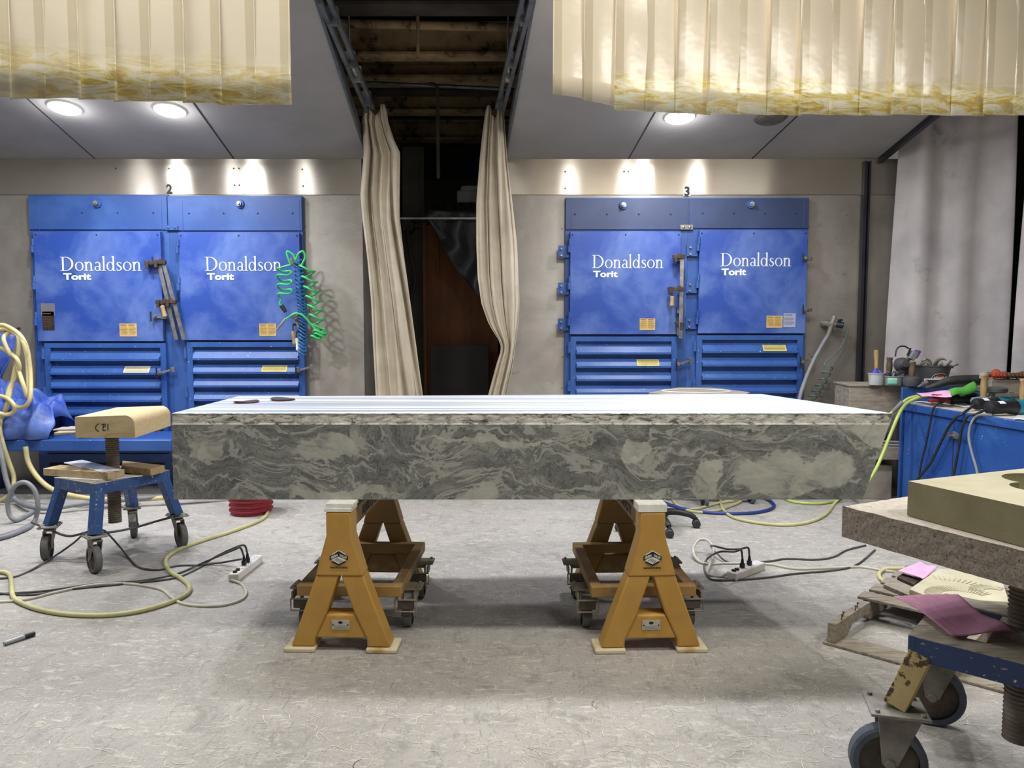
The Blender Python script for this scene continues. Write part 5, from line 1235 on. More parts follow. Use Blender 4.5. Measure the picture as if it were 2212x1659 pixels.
cable('air_hose', 'long greenish cream hose snaking from behind the red bucket round to the left edge', 'hose', [g_(575, 1098, r=.012), g_(578, 1108, r=.012), g_(560, 1125, r=.012), g_(500, 1148, r=.012), g_(440, 1167, r=.012), g_(390, 1185, r=.012), g_(362, 1203, r=.012), g_(358, 1220, r=.012), g_(370, 1237, r=.012), g_(392, 1250, r=.012), g_(408, 1265, r=.012), g_(405, 1282, r=.012), g_(370, 1300, r=.012), g_(310, 1318, r=.012), g_(240, 1328, r=.012), g_(160, 1328, r=.012), g_(90, 1318, r=.012), g_(45, 1302, r=.012), g_(28, 1288, r=.012), g_(25, 1265, r=.012), g_(22, 1245, r=.012), g_(8, 1236, r=.012), g_(-40, 1236, r=.012)], .0125, 'hose_y')
cable('extension_cord', 'dark cord draped from caster to caster round the left stand', 'cord', [G(68, 1128, .232), G(85, 1135, .215), G(115, 1148, .19), G(150, 1158, .17), G(190, 1150, .20), G(235, 1150, .20), G(290, 1140, .18), G(345, 1124, .20), G(388, 1113, .24)], .0075, 'cord')
cable('air_hose', 'grey hose leaving along the floor at the far left below the stand', 'hose', [g_(-50, 1168, r=.012), g_(10, 1155, r=.012), g_(50, 1140, r=.012), g_(72, 1128, r=.012)], .012, 'hose_grey')
(pr0, gr0), (pr1, gr1) = psr[4]
cable('extension_cord', 'black cord curling up from the nearer plug of the right power strip', 'cord', [pr0, pr0+Vector((-.01, 0, .05)), P(1585, 1192, pr0.y-.01), P(1555, 1192, pr0.y-.05), G(1530, 1205, .03), g_(1521, 1222), g_(1527, 1243), g_(1545, 1253), g_(1600, 1252), g_(1660, 1247), g_(1720, 1239), g_(1800, 1232), g_(1850, 1220), g_(1890, 1188)], .006, 'cord', plug=gr0)
cable('extension_cord', 'black cord arching over from the farther plug of the right power strip', 'cord', [pr1, pr1+Vector((-.01, 0, .05)), P(1598, 1186, pr1.y), P(1570, 1186, pr1.y), P(1545, 1180, pr1.y+.02), G(1536, 1180, .05), G(1550, 1197, .03), g_(1580, 1216), g_(1655, 1213), g_(1700, 1207), g_(1760, 1209), g_(1800, 1203), g_(1830, 1188), g_(1870, 1178)], .006, 'cord', plug=gr1)
cable('supply_cord', 'dusty pale cord looping upright beside the right power strip', 'cord', [G(1572, 1240, .022), g_(1555, 1245), g_(1532, 1242), G(1530, 1230, .02), G(1540, 1200, .05), G(1538, 1178, .08), G(1525, 1166, .09), G(1508, 1168, .08), G(1498, 1185, .05), G(1503, 1205, .02), g_(1525, 1218), g_(1580, 1217), g_(1660, 1219), g_(1720, 1229), g_(1800, 1227), g_(1860, 1225), g_(1910, 1233), g_(1960, 1238)], .0085, 'white_cord', par=psr[0])
cable('air_hose', 'tan hose curling in a C on the floor by the pallet', 'hose', [g_(1916, 1258, r=.012), g_(1902, 1250, r=.012), g_(1900, 1238, r=.012), g_(1915, 1229, r=.012), g_(1945, 1228, r=.012), g_(1990, 1226, r=.012)], .011, 'hose_tan')
cable('air_hose', 'lime hose lying in a wide curve on the floor right of the chair', 'hose', [g_(1553, 1062, r=.012), g_(1556, 1080, r=.012), g_(1562, 1100, r=.012), g_(1585, 1118, r=.012), g_(1640, 1130, r=.012), g_(1700, 1134, r=.012), g_(1750, 1127, r=.012), g_(1785, 1110, r=.012), g_(1805, 1085, r=.012), G(1830, 1060, .10), G(1870, 1040, .20)], .0125, 'hose_y')
cable('air_hose', 'cream hose meandering on the floor behind the chair base', 'hose', [g_(1450, 1072, r=.012), g_(1462, 1090, r=.012), g_(1490, 1103, r=.012), g_(1530, 1106, r=.012), g_(1570, 1096, r=.012), g_(1600, 1082, r=.012), g_(1560, 1085, r=.012), g_(1500, 1100, r=.012), g_(1470, 1098, r=.012)], .012, 'hose_y')
cable('air_hose', 'dark blue hose lying in a flat loop on the floor behind the chair base', 'hose', [g_(1430, 1085, r=.013), g_(1480, 1100, r=.013), g_(1540, 1108, r=.013), g_(1610, 1109, r=.013), g_(1655, 1103, r=.013), g_(1672, 1093, r=.013), g_(1660, 1080, r=.013), g_(1630, 1070, r=.013)], .0135, 'hose_blue')
cable('air_hose', 'lime hose lying on the floor under the right end of the slab', 'hose', [g_(1680, 1070, r=.012), g_(1710, 1083, r=.012), g_(1760, 1088, r=.012), g_(1800, 1083, r=.012), g_(1830, 1070, r=.012)], .012, 'hose_lime')
# marker pen
a, b = G(8, 1390, .012), G(76, 1368, .012); t = thing('marker_pen', 'grey marker pen with black cap lying on the floor at lower left', 'pen', Vector((a.x, a.y, 0)))
mb = MB(); m = a.lerp(b, .64); mb.lathe_axis(a, m, [(0, .008), (.1, .011), (1, .012)], 16); mb.build('barrel', 'silver', t)
mb = MB(); mb.lathe_axis(m, b, [(0, .0125), (.9, .011), (1, .006)], 16); mb.build('cap', 'black', t)
# office chair base
def chair(label, cx, cy, rz, r=.30, seat=.44):
    t = thing('swivel_stool', label, 'stool', (cx, cy, 0))
    mb = MB(); mb.cyl((cx, cy, .07), (cx, cy, seat-.04), .026, seg=16); mb.cyl((cx, cy, .06), (cx, cy, .14), .045, .035, 16); mb.build('column', 'black', t)
    mb = MB(); mb.lathe_axis((cx, cy, seat-.04), (cx, cy, seat+.05), [(0, .16), (.2, .20), (.8, .20), (1, .17)], 32); mb.build('seat', 'rubber', t, bevel=.01)
    for k in range(5):
        a = rz+k*2*math.pi/5; d = Vector((math.cos(a), math.sin(a), 0)); c = Vector((cx, cy, 0))
        pts = [c+d*.03+Vector((0, 0, .105)), c+d*r*.5+Vector((0, 0, .115)), c+d*r*.85+Vector((0, 0, .098)), c+d*r+Vector((0, 0, .075))]
        mb = MB(); mb.tube(smooth_path(pts, 5), [.030, .029, .028, .027, .026, .025, .024, .023, .022, .022, .021, .021, .020, .02, .02, .019], 10); arm = mb.build('arm', 'black', t)
        q = c+d*(r+.012); ax = Vector((-d.y, d.x, 0)); mb = MB()
        ax = Matrix.Rotation(k*1.1, 3, 'Z') @ ax
        for e in (-1, 1): mb.lathe_axis(Vector((q.x, q.y, .031))+ax*e*.006, Vector((q.x, q.y, .031))+ax*e*.028, [(0, .031), (.6, .031), (1, .024)], 20, 0)
        mb.cyl((q.x, q.y, .03), (q.x, q.y, .08), .009, seg=8); mb.box((q.x, q.y, .052), (.03, .03, .028)); 
        mb.build('caster', 'rubber', t)
    return t
chair('black five-armed swivel stool behind the right sawhorse', 1.06, 5.46, R(-8))
# slab on a rolling stand behind
zq = .95; pix = [(1401, 848), (1464, 837), (1540, 838), (1620, 847)]
c = (G(1401, 848, zq)+G(1620, 847, zq))/2
t = thing('round_stand', 'dark rolling stand hidden behind the slab under the thin grey stone', 'work stand', (c.x, c.y+.1, 0))
mb = MB(); mb.cyl((c.x, c.y+.1, .12), (c.x, c.y+.1, zq-.03), .03); mb.box((c.x, c.y+.1, zq-.045), (.4, .25, .02)); mb.build('column', 'black', t)
for dx, dy in ((1.60, 6.07), (2.03, 6.2), (1.55, 6.55), (1.35, 6.35)):
    mb = MB(); mb.bar((c.x, c.y+.1, .15), (dx, dy, .12), .05, .05); arm = mb.build('arm', 'black', t)
    cs = caster(t, (dx, dy, .055), .055, .035, R(-80), .14, 'rubber', (.06, .06), 'tyre_b', 'rubber', bolts=False)
Lp, Bp, B2, Rp = [G(x, y, zq) for x, y in pix]
B2.y = Bp.y = min(Bp.y, 6.82)
mb = MB(); mb.prism([Lp, Vector((Lp.x+.2, Lp.y-.25, zq)), Vector((Rp.x-.1, Rp.y-.2, zq)), Rp, B2, Bp], (0, 0, -.035), 0)
cc = (Lp+Rp)/2+Vector((0, .12, .002)); mb.grid(lambda u, v: cc+Vector(((.30-.03*v)*math.cos(u*6.283), (.20-.02*v)*math.sin(u*6.283), .006*math.sin(v*math.pi))), 40, 4, 1)
tag(mb.build('stone_sheet', ['greystone', 'sand_top'], bevel=.002), 'thin grey stone with an oval groove behind the marble slab', 'stone slab')

# pale shavings and scratches strewn over the concrete: nobody could count them
rnd = random.Random(11); mb = MB()
for i in range(2200):
    if rnd.random() < .55: x, y = rnd.uniform(-2.6, 2.6), 1.7+abs(rnd.gauss(0, 1.1))
    else: x, y = rnd.uniform(-3.2, 3.2), rnd.uniform(1.6, 5.5)
    a = rnd.uniform(0, math.pi); L = rnd.uniform(.008, .03)*(1.6 if y < 3.3 else 1); cv = rnd.uniform(-1.4, 1.4); pts = []
    for k in range(4):
        f = k/3-.5; an = a+cv*f; pts.append(Vector((x+math.cos(an)*L*f*2, y+math.sin(an)*L*f*2, .0015)))
    w = rnd.uniform(.0005, .0011)
    for k in range(3):
        d = (pts[k+1]-pts[k]).normalized(); s = Vector((-d.y, d.x, 0))*w
        mb.add([pts[k]-s, pts[k]+s, pts[k+1]+s, pts[k+1]-s], [(0, 1, 2, 3)], 0 if i % 61 else 1)
o = mb.build('stone_shavings', ['shav', 'iron'], smooth=0); o['kind'] = 'stuff'; o['label'] = 'pale shavings and grit strewn over the concrete floor'; o['category'] = 'debris'
# ================================================================ timber bench and blue tool bench at the right
X0 = P(1850, 830, 6.2).x
t = thing('timber_bench', 'stacked grey timber bench with a lower shelf, left of the blue tool bench', 'bench', (3.4, 6.4, 0))
ta, tb = Vector((X0, 6.34, 0)), Vector((3.95, 6.22, 0)); d = (tb-ta).normalized(); s = Vector((-d.y, d.x, 0))
def tbox(mb, a0, a1, w0, w1, z0, z1, mi=None): mb.prism([ta+d*a0+s*w0+Vector((0, 0, z0)), ta+d*a1+s*w0+Vector((0, 0, z0)), ta+d*a1+s*w1+Vector((0, 0, z0)), ta+d*a0+s*w1+Vector((0, 0, z0))], (0, 0, z1-z0), mi)
mb = MB(); tbox(mb, 0, .95, 0, .42, .985, 1.0); mb.build('top', 'wood_oldy', t, bevel=.003)
mb = MB(); tbox(mb, .01, .95, .01, .40, .745, .984); mb.build('apron', 'wood_oldy', t, bevel=.003)
for a in (.02, .9): mb = MB(); tbox(mb, a, a+.05, .02, .40, 0, .745); mb.build('side', 'wood_old', t, bevel=.003)
mb = MB(); tbox(mb, .0, .95, -.02, .40, .36, .47); mb.build('shelf', 'wood_oldy', t, bevel=.003)
mb = MB(); tbox(mb, .12, .40, .05, .35, .0, .30); tag(mb.build('crate', 'greystone', bevel=.004), 'grey box standing on the floor under the timber bench', 'box')
for k, (z, off) in enumerate(((.482, 0), (.482, .04), (.506, .02))):
    q = ta+d*.10+s*(.05+off); mb = MB(); mb.cyl((q.x, q.y, z), (q.x+.65, q.y-.15, z+.0), .011, seg=8); tag(mb.build('metal_rod', 'hose_grey'), 'grey metal rod in the bundle on the lower shelf of the timber bench', 'rod', 'rods on the lower timber shelf')
def onb(px, py, Y=6.4): return P(px, py, Y)
ZB = 1.0005
def at_z(px, z, Y): q = P(px, 830, Y); return Vector((q.x, Y, z))
# tubs
def tub(label, px0, px1, pytop, Y, mat, z=ZB, lab=None):
    a, b = P(px0, 830, Y), P(px1, 830, Y); c = (a+b)/2; c.z = z; r = (b.x-a.x)/2; h = P(px0, pytop, Y).z-z
    t = thing('plastic_tub', label, 'tub', c)
    mb = MB(); mb.lathe_axis(c, c+Vector((0, 0, h)), [(0, r*.80), (.03, r*.86), (.92, r*.98), (.93, r*1.04), (1, r*1.04), (1, r*.95), (.08, r*.8), (.08, .001)], 28); mb.build('body', mat, t, smooth=.5)
    if lab:
        mb = MB(); mb.grid(lambda u, v: c+Vector((r*.97*math.sin(-1.1+u*1.0), -r*.97*math.cos(-1.1+u*1.0)-.002, h*(.12+.7*v))), 10, 3); mb.build('label', 'mint', t, solid=.001)
    return c, r, h
c, r, h = tub('round white tub with violet cloth at the left end of the timber bench', 1876, 1908, 806, 6.30, 'tub')
def rag(u, v): 
    a = u*2*math.pi; rr = r*.92*v; return c+Vector((rr*math.cos(a), rr*math.sin(a), h*.86+.05*(1-v)+.012*math.sin(a*3+v*4)))
mb = MB(); mb.grid(rag, 24, 8); tag(mb.build('cloth', 'purple', solid=.003), 'violet cloth stuffed in the round white tub', 'cloth')
q = P(1893, 756, 6.32); mb = MB(); mb.lathe_axis((q.x+.01, 6.32, c.z+.03), q, [(0, .018), (.5, .016), (.9, .020), (1, .017)], 12); tag(mb.build('wooden_stick', 'handle'), 'plain pale wooden handle standing in the white tub', 'handle')
c2, r2, h2 = tub('clouded tub with mint green label on the timber bench', 1909, 1951, 812, 6.26, 'tubp', lab=True)
rnd = random.Random(5)
mb = MB()
for k in range(9):
    a = rnd.uniform(0, 6.28); p = c2+Vector((r2*.4*math.cos(a), r2*.4*math.sin(a), h2*.8)); e = p+Vector((rnd.uniform(-.07, .07), rnd.uniform(-.03, .03), rnd.uniform(.01, .06))); mb.bar(p, e, .02, .012)
tag(mb.build('metal_scraps', 'galv', bevel=.002), 'tangle of small grey metal pieces filling the tub with the mint label', 'scraps')
# mallets with upright handles
def mallet(label, px, py0, py1, pyh, Y, head, hr, hm='handle', hh=.09, zbase=None, lean=0):
    zt_, zh = P(px, py0, Y).z, P(px, py1, Y).z; X = P(px, py1, Y).x; z0 = zbase
    t = thing('mallet', label, 'mallet', (X, Y, z0))
    mb = MB(); top = Vector((X+lean, Y, zt_)); bot = Vector((X, Y, z0+hh))
    mb.lathe_axis(bot, top, [(0, .020), (.2, .024), (.5, .026), (.8, .021), (.93, .028), (1, .024)], 14); mb.build('handle', hm, t)
    mb = MB(); mb.lathe_axis((X, Y, z0), (X, Y, z0+hh), [(0, hr*.78), (.06, hr*.86), (.6, hr), (.86, hr*.9), (.97, hr*.45), (1, .024)], 24); mb.build('head', head, t)
mallet('dark rubber mallet with tan handle, in front of the galvanised bucket', 1970, 781, 818, 838, 6.14, 'grey_rub', .072, 'handled', .085, ZB)
mallet('mallet with short dirty handle behind the clouded tub', 1921, 772, 800, 830, 6.45, 'grey_rub', .05, 'handled', .10, ZB)
mallet('mallet with thick dirty handle between the tub and the galvanised bucket', 1957, 776, 815, 835, 6.35, 'grey_rub', .055, 'handled', .09, ZB)
# galvanised bucket with oval badge
a, b = P(1975, 789, 6.42), P(2051, 789, 6.42); bc = (a+b)/2; bc.z = ZB; rb = (b.x-a.x)/2; hb_ = P(2000, 789, 6.42).z-ZB
t = thing('galvanised_bucket', 'grey galvanised bucket with oval badge, full of tools, on the timber bench', 'bucket', bc)
mb = MB(); mb.lathe_axis(bc, bc+Vector((0, 0, hb_)), [(0, rb*.72), (.02, rb*.74), (.96, rb*.985), (.97, rb*1.03), (1, rb*1.03), (1, rb*.96), (.05, rb*.70), (.05, .001)], 40); mb.build('body', 'galv', t, smooth=.5)
def fr(u, z): # front of the bucket
    k = .74+.25*z; return bc+Vector((u, -math.sqrt(max(0, (rb*k)**2-u*u))-.003, hb_*z))
mb = MB(); mb.grid(lambda u, v: fr(.066*v*math.cos(u*6.283), .36+.27*v*math.sin(u*6.283)), 32, 4, 0)
mb.grid(lambda u, v: fr((.060+.004*v)*math.cos(u*6.283), .36+(.24+.02*v)*math.sin(u*6.283))+Vector((0, -.001, 0)), 32, 1, 1)
mb.grid(lambda u, v: fr(.036*v*math.cos(u*6.283), .48+.09*v*math.sin(u*6.283))+Vector((0, -.001, 0)), 20, 2, 2)
q = fr(0, .30); put_text(mb, 'BEHRENS', .034, q+Vector((0, -.003, 0)), up=(0, -.12, 1), ext=.0004, bold=.0005, sx=.78, mi=1)
mb.build('badge', ['ink', 'tile', 'disc_r'], t, smooth=0)
for e in (-1, 1): mb = MB(); mb.tube([bc+Vector((e*rb*1.02, .02*math.cos(a_), hb_*.93+.025*math.sin(a_))) for a_ in [k*.6 for k in range(6)]], .004, 6); mb.build('ear', 'galv', t)
mb = MB()
for k in range(10):
    a_ = rnd.uniform(0, 6.28); p = bc+Vector((rb*.55*math.cos(a_), rb*.55*math.sin(a_), hb_*.82)); e = p+Vector((rnd.uniform(-.13, .13), rnd.uniform(-.05, .05), rnd.uniform(.02, .09))); mb.tube(smooth_path([p, (p+e)/2+Vector((0, 0, .03*(k % 3-.4))), e], 4), [.006+.004*((j+k) % 3) for j in range(9)], 6)
tag(mb.build('hand_tools', 'rubber' if False else 'caster'), 'dusty grey tools and straps heaped in the galvanised bucket', 'tools')
# respirator
q = P(1950, 785, 6.33); t = thing('respirator', 'grey half mask respirator with violet filter behind the mallets', 'respirator', (q.x, q.y, ZB+.14))
mb = MB(); mb.lathe_axis(q+Vector((0, .05, -.02)), q+Vector((0, -.05, 0)), [(0, .03), (.2, .065), (.6, .06), (1, .03)], 18); mb.cyl(q+Vector((0, 0, -.05)), q+Vector((0, .02, -.13)), .04, .03); mb.build('mask', 'grey_rub', t)
mb = MB(); q2 = P(1974, 768, 6.33); mb.box(q2+Vector((-.012, 0, 0)), (.05, .06, .075), Matrix.Rotation(.5, 3, 'Y'), 0); mb.box(q2+Vector((.02, 0, .012)), (.03, .058, .07), Matrix.Rotation(.5, 3, 'Y'), 1); mb.build('filter', ['tubp', 'purplef'], t, bevel=.005)
mb = MB(); mb.tube(smooth_path([P(1934, 770, 6.33), P(1936, 757, 6.34), P(1943, 749, 6.35), P(1954, 748, 6.36), P(1963, 753, 6.36)], 6), .006, 6); mb.bar(P(1960, 768, 6.33), P(1967, 752, 6.33), .02, .008); mb.build('strap', 'black', t)

# ---- blue tool bench
ZT = .87
ba, bb_ = Vector((3.25, 6.10, 0)), Vector((3.42, 4.20, 0)); d = (bb_-ba).normalized(); s = Vector((-d.y, d.x, 0))   # s points away from the shop floor (+x)
L = (bb_-ba).length
def bbx(mb, a0, a1, w0, w1, z0, z1, mi=None): mb.prism([ba+d*a0+s*w0+Vector((0, 0, z0)), ba+d*a1+s*w0+Vector((0, 0, z0)), ba+d*a1+s*w1+Vector((0, 0, z0)), ba+d*a0+s*w1+Vector((0, 0, z0))], (0, 0, z1-z0), mi)
t = thing('tool_bench', 'long scratched blue tool bench with chrome latches at the right', 'bench', (3.7, 5.2, 0))
mb = MB(); bbx(mb, 0, L, .0, .70, .06, .80); mb.build('body', 'blue_bench', t, bevel=.006)
mb = MB(); bbx(mb, -.01, L, -.018, .70, .803, ZT-.004); mb.build('lid', 'blue_bench', t, bevel=.008)
mb = MB(); bbx(mb, .0, L, -.0, .69, ZT-.004, ZT); mb.build('top_sheet', 'granite_top', t)
mb = MB(); bbx(mb, -.035, -.012, -.018, .70, .06, .995); mb.build('end_board', 'blue_bench', t, bevel=.004)
mb = MB(); bbx(mb, .60, .606, -.003, .0, .09, .79); mb.build('door_gap', 'seam', t, smooth=0)
for z in (.68, .34):
    c = ba+d*.62+Vector((0, 0, z)); mb = MB(); mb.bar(c+d*-.06-s*.012, c+d*.06-s*.012, .022, .035); mb.bar(c+d*.02-s*.03+Vector((0, 0, .03)), c+d*.12-s*.03, .012, .018); mb.cyl(c-s*.0, c-s*.05, .014, .010, 10); mb.build('latch', 'chrome', t)
mb = MB(); bbx(mb, -.06, 1.9, -.06, .55, .0, .055); mb.build('skid', 'wood_old', t, bevel=.003)
def T(px, py, z=ZT): return G(px, py, z)
# papers
def sheet_at(name, label, pix, z, mat):
    mb = MB(); a, b, c, e = [G(x, y, z) for x, y in pix]
    mb.grid(lambda u, v: a.lerp(b, u).lerp(e.lerp(c, u), v)+Vector((0, 0, .003+.004*abs(math.sin(u*6+v*3)))), 12, 8); return tag(mb.build(name, mat, solid=.001), label, 'sheet')
sheet_at('paper_sheet', 'white paper sheet spread on the left end of the blue tool bench', [(1972, 869), (2040, 874), (2078, 862), (2000, 860)], ZT+.001, 'tile')
sheet_at('paper_sheet', 'white paper sheet under the black grinders on the blue tool bench', [(2060, 878), (2106, 883), (2120, 872), (2080, 871)], ZT+.001, 'tile')
sheet_at('paper_sheet', 'white paper sheet at the photo edge below the nearest grinder', [(2190, 906), (2260, 915), (2270, 895), (2200, 896)], ZT+.001, 'tile')
mb = MB(); a, b, c, e = P(1992, 857, 5.85), P(2056, 857, 5.6), P(2052, 843, 5.8), P(1979, 849, 6.0)
mb.grid(lambda u, v: a.lerp(b, u).lerp(e.lerp(c, u), v)+Vector((0, 0, .004*math.sin(u*6+v*3))), 12, 8); tag(mb.build('sanding_sheet', 'pinkl', solid=.001), 'bright pink sheet near the left end of the blue tool bench', 'sheet')
mb = MB(); q0_, q1_ = P(2052, 855, 5.75), P(2108, 845, 5.8)
mb.grid(lambda u, v: q0_.lerp(q1_, u)+Vector((0, .12*v-.03, (.035+.03*u)*math.sin(v*3.1)+.008*math.sin(u*8))), 16, 6); tag(mb.build('plastic_pouch', 'green', solid=.006), 'green plastic pouch lying across the blue tool bench', 'pouch')
mb = MB(); qa, qb = P(2008, 863, 5.82), P(2050, 866, 5.7); mb.box((qa+qb)/2+Vector((0, 0, -.006)), (.15, .05, .025)); 
for k in range(4): mb.cyl(qa.lerp(qb, .2+.2*k)+Vector((0, 0, .01)), qa.lerp(qb, .2+.2*k)+Vector((0, 0, .045)), .014, seg=10)
tag(mb.build('air_tool', 'red_plastic', bevel=.003), 'red hand tool with small knobs between the pink sheet and the paper', 'tool')
def grinder(label, a, b, r, teal_end):
    a, b = Vector(a), Vector(b); ax = (b-a); t = thing('angle_grinder', label, 'grinder', ((a+b)/2)-Vector((0, 0, r)))
    m = a.lerp(b, teal_end)
    mb = MB(); mb.lathe_axis(a, m, [(0, r*.35), (.03, r*.8), (.12, r*.95), (.3, r*.88), (.7, r*.85), (.9, r), (1, r)], 24); mb.build('handle', 'black', t)
    mb = MB(); mb.lathe_axis(m, b, [(0, r*1.02), (.5, r*1.08), (.9, r), (1, r*.7)], 24); mb.build('motor_housing', 'teal', t)
    mb = MB(); n_ = Vector((0, 0, 1)); q = a.lerp(m, .45); mb.bar(q+Vector((0, -r*.45, r*.72))-ax.normalized()*.022, q+Vector((0, -r*.45, r*.72))+ax.normalized()*.022, .03, .004, up=(0, -.5, 1)); mb.build('rating_label', 'tile', t)
    e = b+ax.normalized()*.06; mb = MB(); mb.lathe_axis(b-ax.normalized()*.0, e, [(0, r*.7), (.4, r*.8), (1, r*.45)], 18); mb.cyl(e+Vector((0, 0, -r*.2)), e+Vector((0, 0, -r*.9)), .02); mb.lathe_axis(e+Vector((0, 0, -r*.85)), e+Vector((0, 0, -r*1.0)), [(0, .06), (1, .062)], 28); mb.build('gear_head', 'galv', t)
    return t
def gr(px0, py0, px1, py1, Y0, Y1, r, te, lab):
    a = P(px0, py0, Y0); a.z = ZT+r+.004; b = P(px1, py1, Y1); b.z = ZT+r+.006; return grinder(lab, a, b, r, te)
gA = gr(2050, 862, 2120, 862, 5.85, 5.9, .046, .72, 'teal and black grinder lying farthest back on the tool bench')
gB = gr(2104, 876, 2195, 872, 5.45, 5.55, .046, .52, 'teal and black grinder in the middle of the three')
gC = gr(2132, 886, 2260, 884, 5.12, 5.2, .052, .46, 'teal and black grinder nearest the camera at the photo edge')
def bench_cord(label, start, pix, mat='cordb', r=.0075, par=None):
    pts = [Vector(start)]
    for px, py, w in pix:  # w: distance in front of bench face; solved on the face plane
        dd = ray(px, py); n_ = -s; o_ = ba-s*w; tt = (o_-Vector((0, 0, CZ))).dot(n_)/dd.dot(n_); pts.append(Vector((0, 0, CZ))+dd*tt)
    mb = MB(); mb.tube(smooth_path(pts, 8), r, 8); return mb.build('power_cord', mat, par) if par is not None else tag(mb.build('tool_cable', mat), label, 'cable')
def onP(px, py, Y, z=None):
    q = P(px, py, Y); 
    if z: q.z = z
    return q
bench_cord('thin black cable hanging down the bench front farthest left', onP(2051, 866, 5.85, ZT+.04), [(2024, 874, .02), (2014, 890, .045), (2009, 915, .045), (2000, 960, .045), (1990, 1000, .05), (1984, 1040, .05), (1982, 1075, .06)], par=gA)
bench_cord('black cable sweeping diagonally down and left across the bench front', onP(2105, 884, 5.45, ZT+.045), [(2080, 893, .03), (2062, 905, .05), (2045, 930, .05), (2030, 960, .05), (2010, 1000, .05), (1985, 1032, .055), (1965, 1065, .07)], r=.010, par=gB)
bench_cord('black cable dropping straight past the chrome latches', onP(2133, 890, 5.12, ZT+.05), [(2108, 895, .03), (2090, 900, .05), (2078, 925, .05), (2072, 960, .05), (2065, 1000, .05), (2058, 1035, .05), (2050, 1070, .06)], r=.009, par=gC)
bench_cord('grey cable dropping down the bench front farthest right', onP(2140, 892, 5.0, ZT+.02), [(2112, 898, .03), (2098, 915, .04), (2093, 945, .04), (2100, 980, .04), (2110, 1015, .04), (2114, 1050, .05)], 'hose_grey', .009)
# mallet with round zinc head
mallet('mallet with pale wooden handle and round zinc head on the tool bench', 2125, 808, 850, 872, 5.62, 'zinc', .088, 'handle', .085, ZT+.005)
mallet('mallet with pale handle partly cut by the photo edge', 2211, 818, 850, 870, 5.3, 'zinc', .07, 'handle', .08, ZT+.005)
# timber block with gloves
q = P(2125, 838, 5.92); q1 = P(2290, 838, 5.92); mb = MB(); mb.bb((q.x+.02, 5.86, ZT+.001), (q1.x, 6.0, P(2125, 819, 5.92).z)); tag(mb.build('timber_block', 'wood_oldy', bevel=.006), 'old grey timber beam lying across the back of the tool bench', 'timber')
zg = P(2125, 819, 5.92).z+.002
def glove(label, px, w, mat, k):
    q = P(px, 819, 5.92); q.z = zg
    def f(u, v): return q+Vector((w*(u-.5), -.05+.12*v, (.012+.05*math.sin(u*math.pi)**.6*(1+.4*math.sin(k+u*5)))*math.sin(.3+v*2.5)))
    mb = MB(); mb.grid(f, 16, 10); 
    for j in range(4): a_ = q+Vector((-w*.35+w*.2*j, -.03, .02)); mb.tube(smooth_path([a_, a_+Vector((-.02, -.03, .02)), a_+Vector((-.04, -.05, .0))], 4), .013, 8)
    tag(mb.build('work_glove', mat, solid=.004, smooth=1.2), label, 'glove')
glove('orange leather work glove on the timber beam', 2156, .12, 'glove', 0)
glove('brown leather work glove on the timber beam behind the orange one', 2181, .15, 'leather', 1.5)
glove('dark brown leather work glove at the photo edge on the timber beam', 2204, .12, 'leather', 3)
q = P(2131, 812, 5.9); mb = MB(); mb.lathe_axis((q.x, 5.93, zg), (q.x, 5.93, P(2131, 803, 5.93).z), [(0, .03), (.1, .034), (.9, .034), (.95, .036), (1, .036), (1, .03), (.1, .03), (.1, .001)], 24); tag(mb.build('glass_jar', 'tub'), 'small clear jar beside the mallet handle at the back', 'jar')
# grinding disc on a spindle
q = P(2143, 842, 5.72); mb = MB(); mb.lathe_axis((q.x, 5.72, q.z-.02), (q.x, 5.72, q.z+.022), [(0, .095), (.2, .105), (.8, .105), (1, .09)], 32, 0); mb.cyl((q.x, 5.72, ZT+.0), (q.x, 5.72, q.z-.02), .03, .02, mi=1); tag(mb.build('grinding_wheel', ['galv', 'chrome']), 'dark flat grinding wheel raised on a steel spindle beside the mallet', 'wheel')
mb = MB(); mb.bar(P(2160, 853, 5.5), P(2230, 849, 5.5), .02, .004); mb.bar(P(2150, 856, 5.5), P(2230, 853, 5.45), .015, .004); mb.box(P(2195, 857, 5.5), (.05, .04, .03)); mb.cyl(P(2195, 857, 5.5), Vector((P(2195, 857, 5.5).x, 5.5, ZT)), .012); tag(mb.build('steel_caliper', 'chrome'), 'steel caliper and rule lying over the tools at the photo edge', 'caliper')
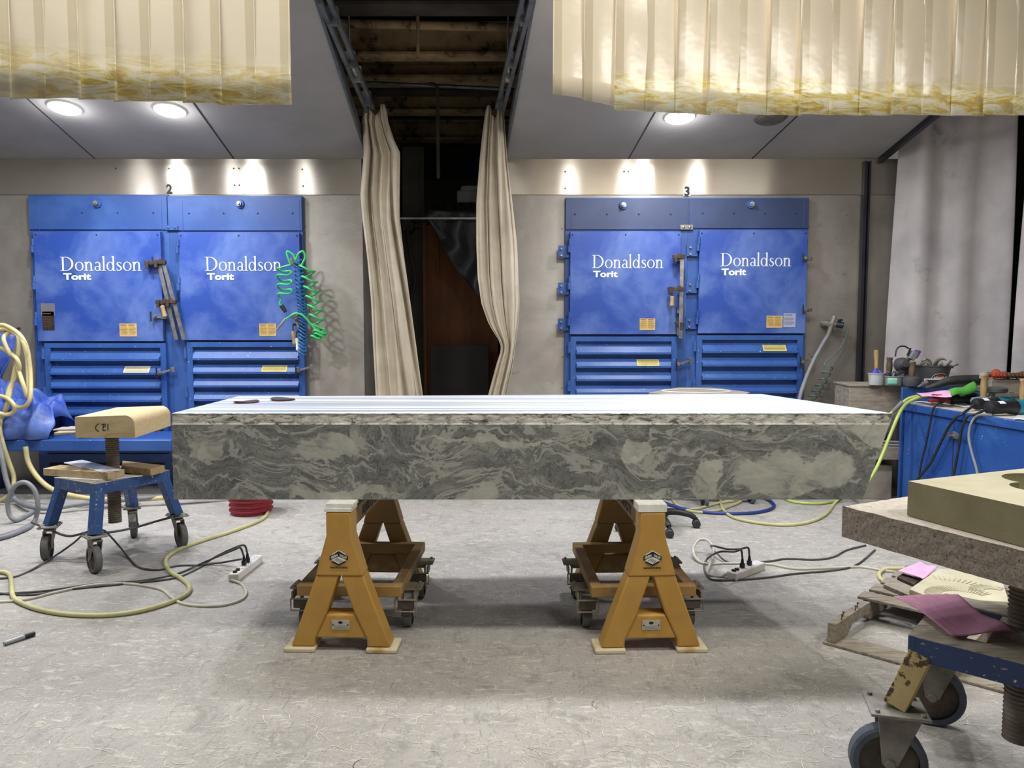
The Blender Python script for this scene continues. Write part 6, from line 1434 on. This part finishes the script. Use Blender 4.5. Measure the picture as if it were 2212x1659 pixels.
# long dark strap, framed box, spring tool
q = [P(2000, 838, 6.02), P(2020, 833, 6.0), P(2045, 824, 5.98), P(2075, 820, 5.97), P(2118, 819, 5.97)]
mb = MB(); pp = smooth_path(q, 6); mb.tube(pp, [.014+.022*min(1, i/14) for i in range(len(pp))], 10); tag(mb.build('dust_hose', 'rubber'), 'fat dark flexible hose lying across the back of the tool bench', 'hose')
a = P(2006, 832, 6.10); mb = MB(); mb.bb((a.x+.03, 6.215, ZB), (a.x+.62, 6.227, P(2006, 818, 6.2).z)); mb.bb((a.x+.045, 6.21, ZB+.005), (a.x+.6, 6.215, P(2006, 821, 6.2).z), 1); tag(mb.build('framed_panel', ['white', 'disc'], bevel=.002), 'white rimmed dark panel standing on edge on the timber bench before the galvanised bucket', 'panel')
mb = MB(); a, b = P(1982, 836, 6.08), P(2003, 826, 6.08); a.z += .0; mb.lathe_axis(a, b, [(0, .006), (.3, .014), (1, .02)], 12)
for k in range(5): c = a.lerp(b, .35+.07*k); mb.lathe_axis(c, c+(b-a).normalized()*.006, [(0, .022), (1, .022)], 14)
tag(mb.build('air_gun', 'galv'), 'small spiral grey nozzle tool resting on the blue end board', 'tool')
# lime hoses to the bench
def hose3(label, pts, coup, r=.0135):
    t = thing('air_hose', label, 'hose', pts[0]); mb = MB(); mb.tube(smooth_path(pts, 10), r, 10); mb.build('tube', 'hose_lime', t); coup.build('coupling', 'chrome' if coup.mi else 'hose_grey', t); return t
m1 = MB(); a, b = P(1996, 856, 5.93), P(2036, 851, 5.9); m1.lathe_axis(a, b, [(0, .015), (.15, .02), (.4, .016), (.45, .022), (.6, .022), (.65, .016), (1, .02)], 14); m1.mi = 1
hose3('lime air hose drooping from the tool bench past the slab end to the floor', [P(1998, 856, 5.93), P(1978, 861, 5.93), P(1957, 873, 5.92), P(1942, 895, 5.8), P(1925, 935, 5.75), P(1905, 985, 5.7), P(1886, 1024, 5.65), P(1862, 1052, 5.7), G(1830, 1068, .014), G(1770, 1062, .014)], m1)
m2 = MB(); m2.cyl(P(1950, 868, 5.94), P(1930, 888, 5.98), .018, .016, 12)
hose3('lime air hose with grey coupling dropping behind the slab corner', [P(1998, 853, 5.98), P(1965, 860, 6.0), P(1948, 872, 6.0), P(1938, 882, 6.0), P(1925, 893, 6.0), P(1912, 910, 6.0), P(1900, 950, 6.0)], m2)
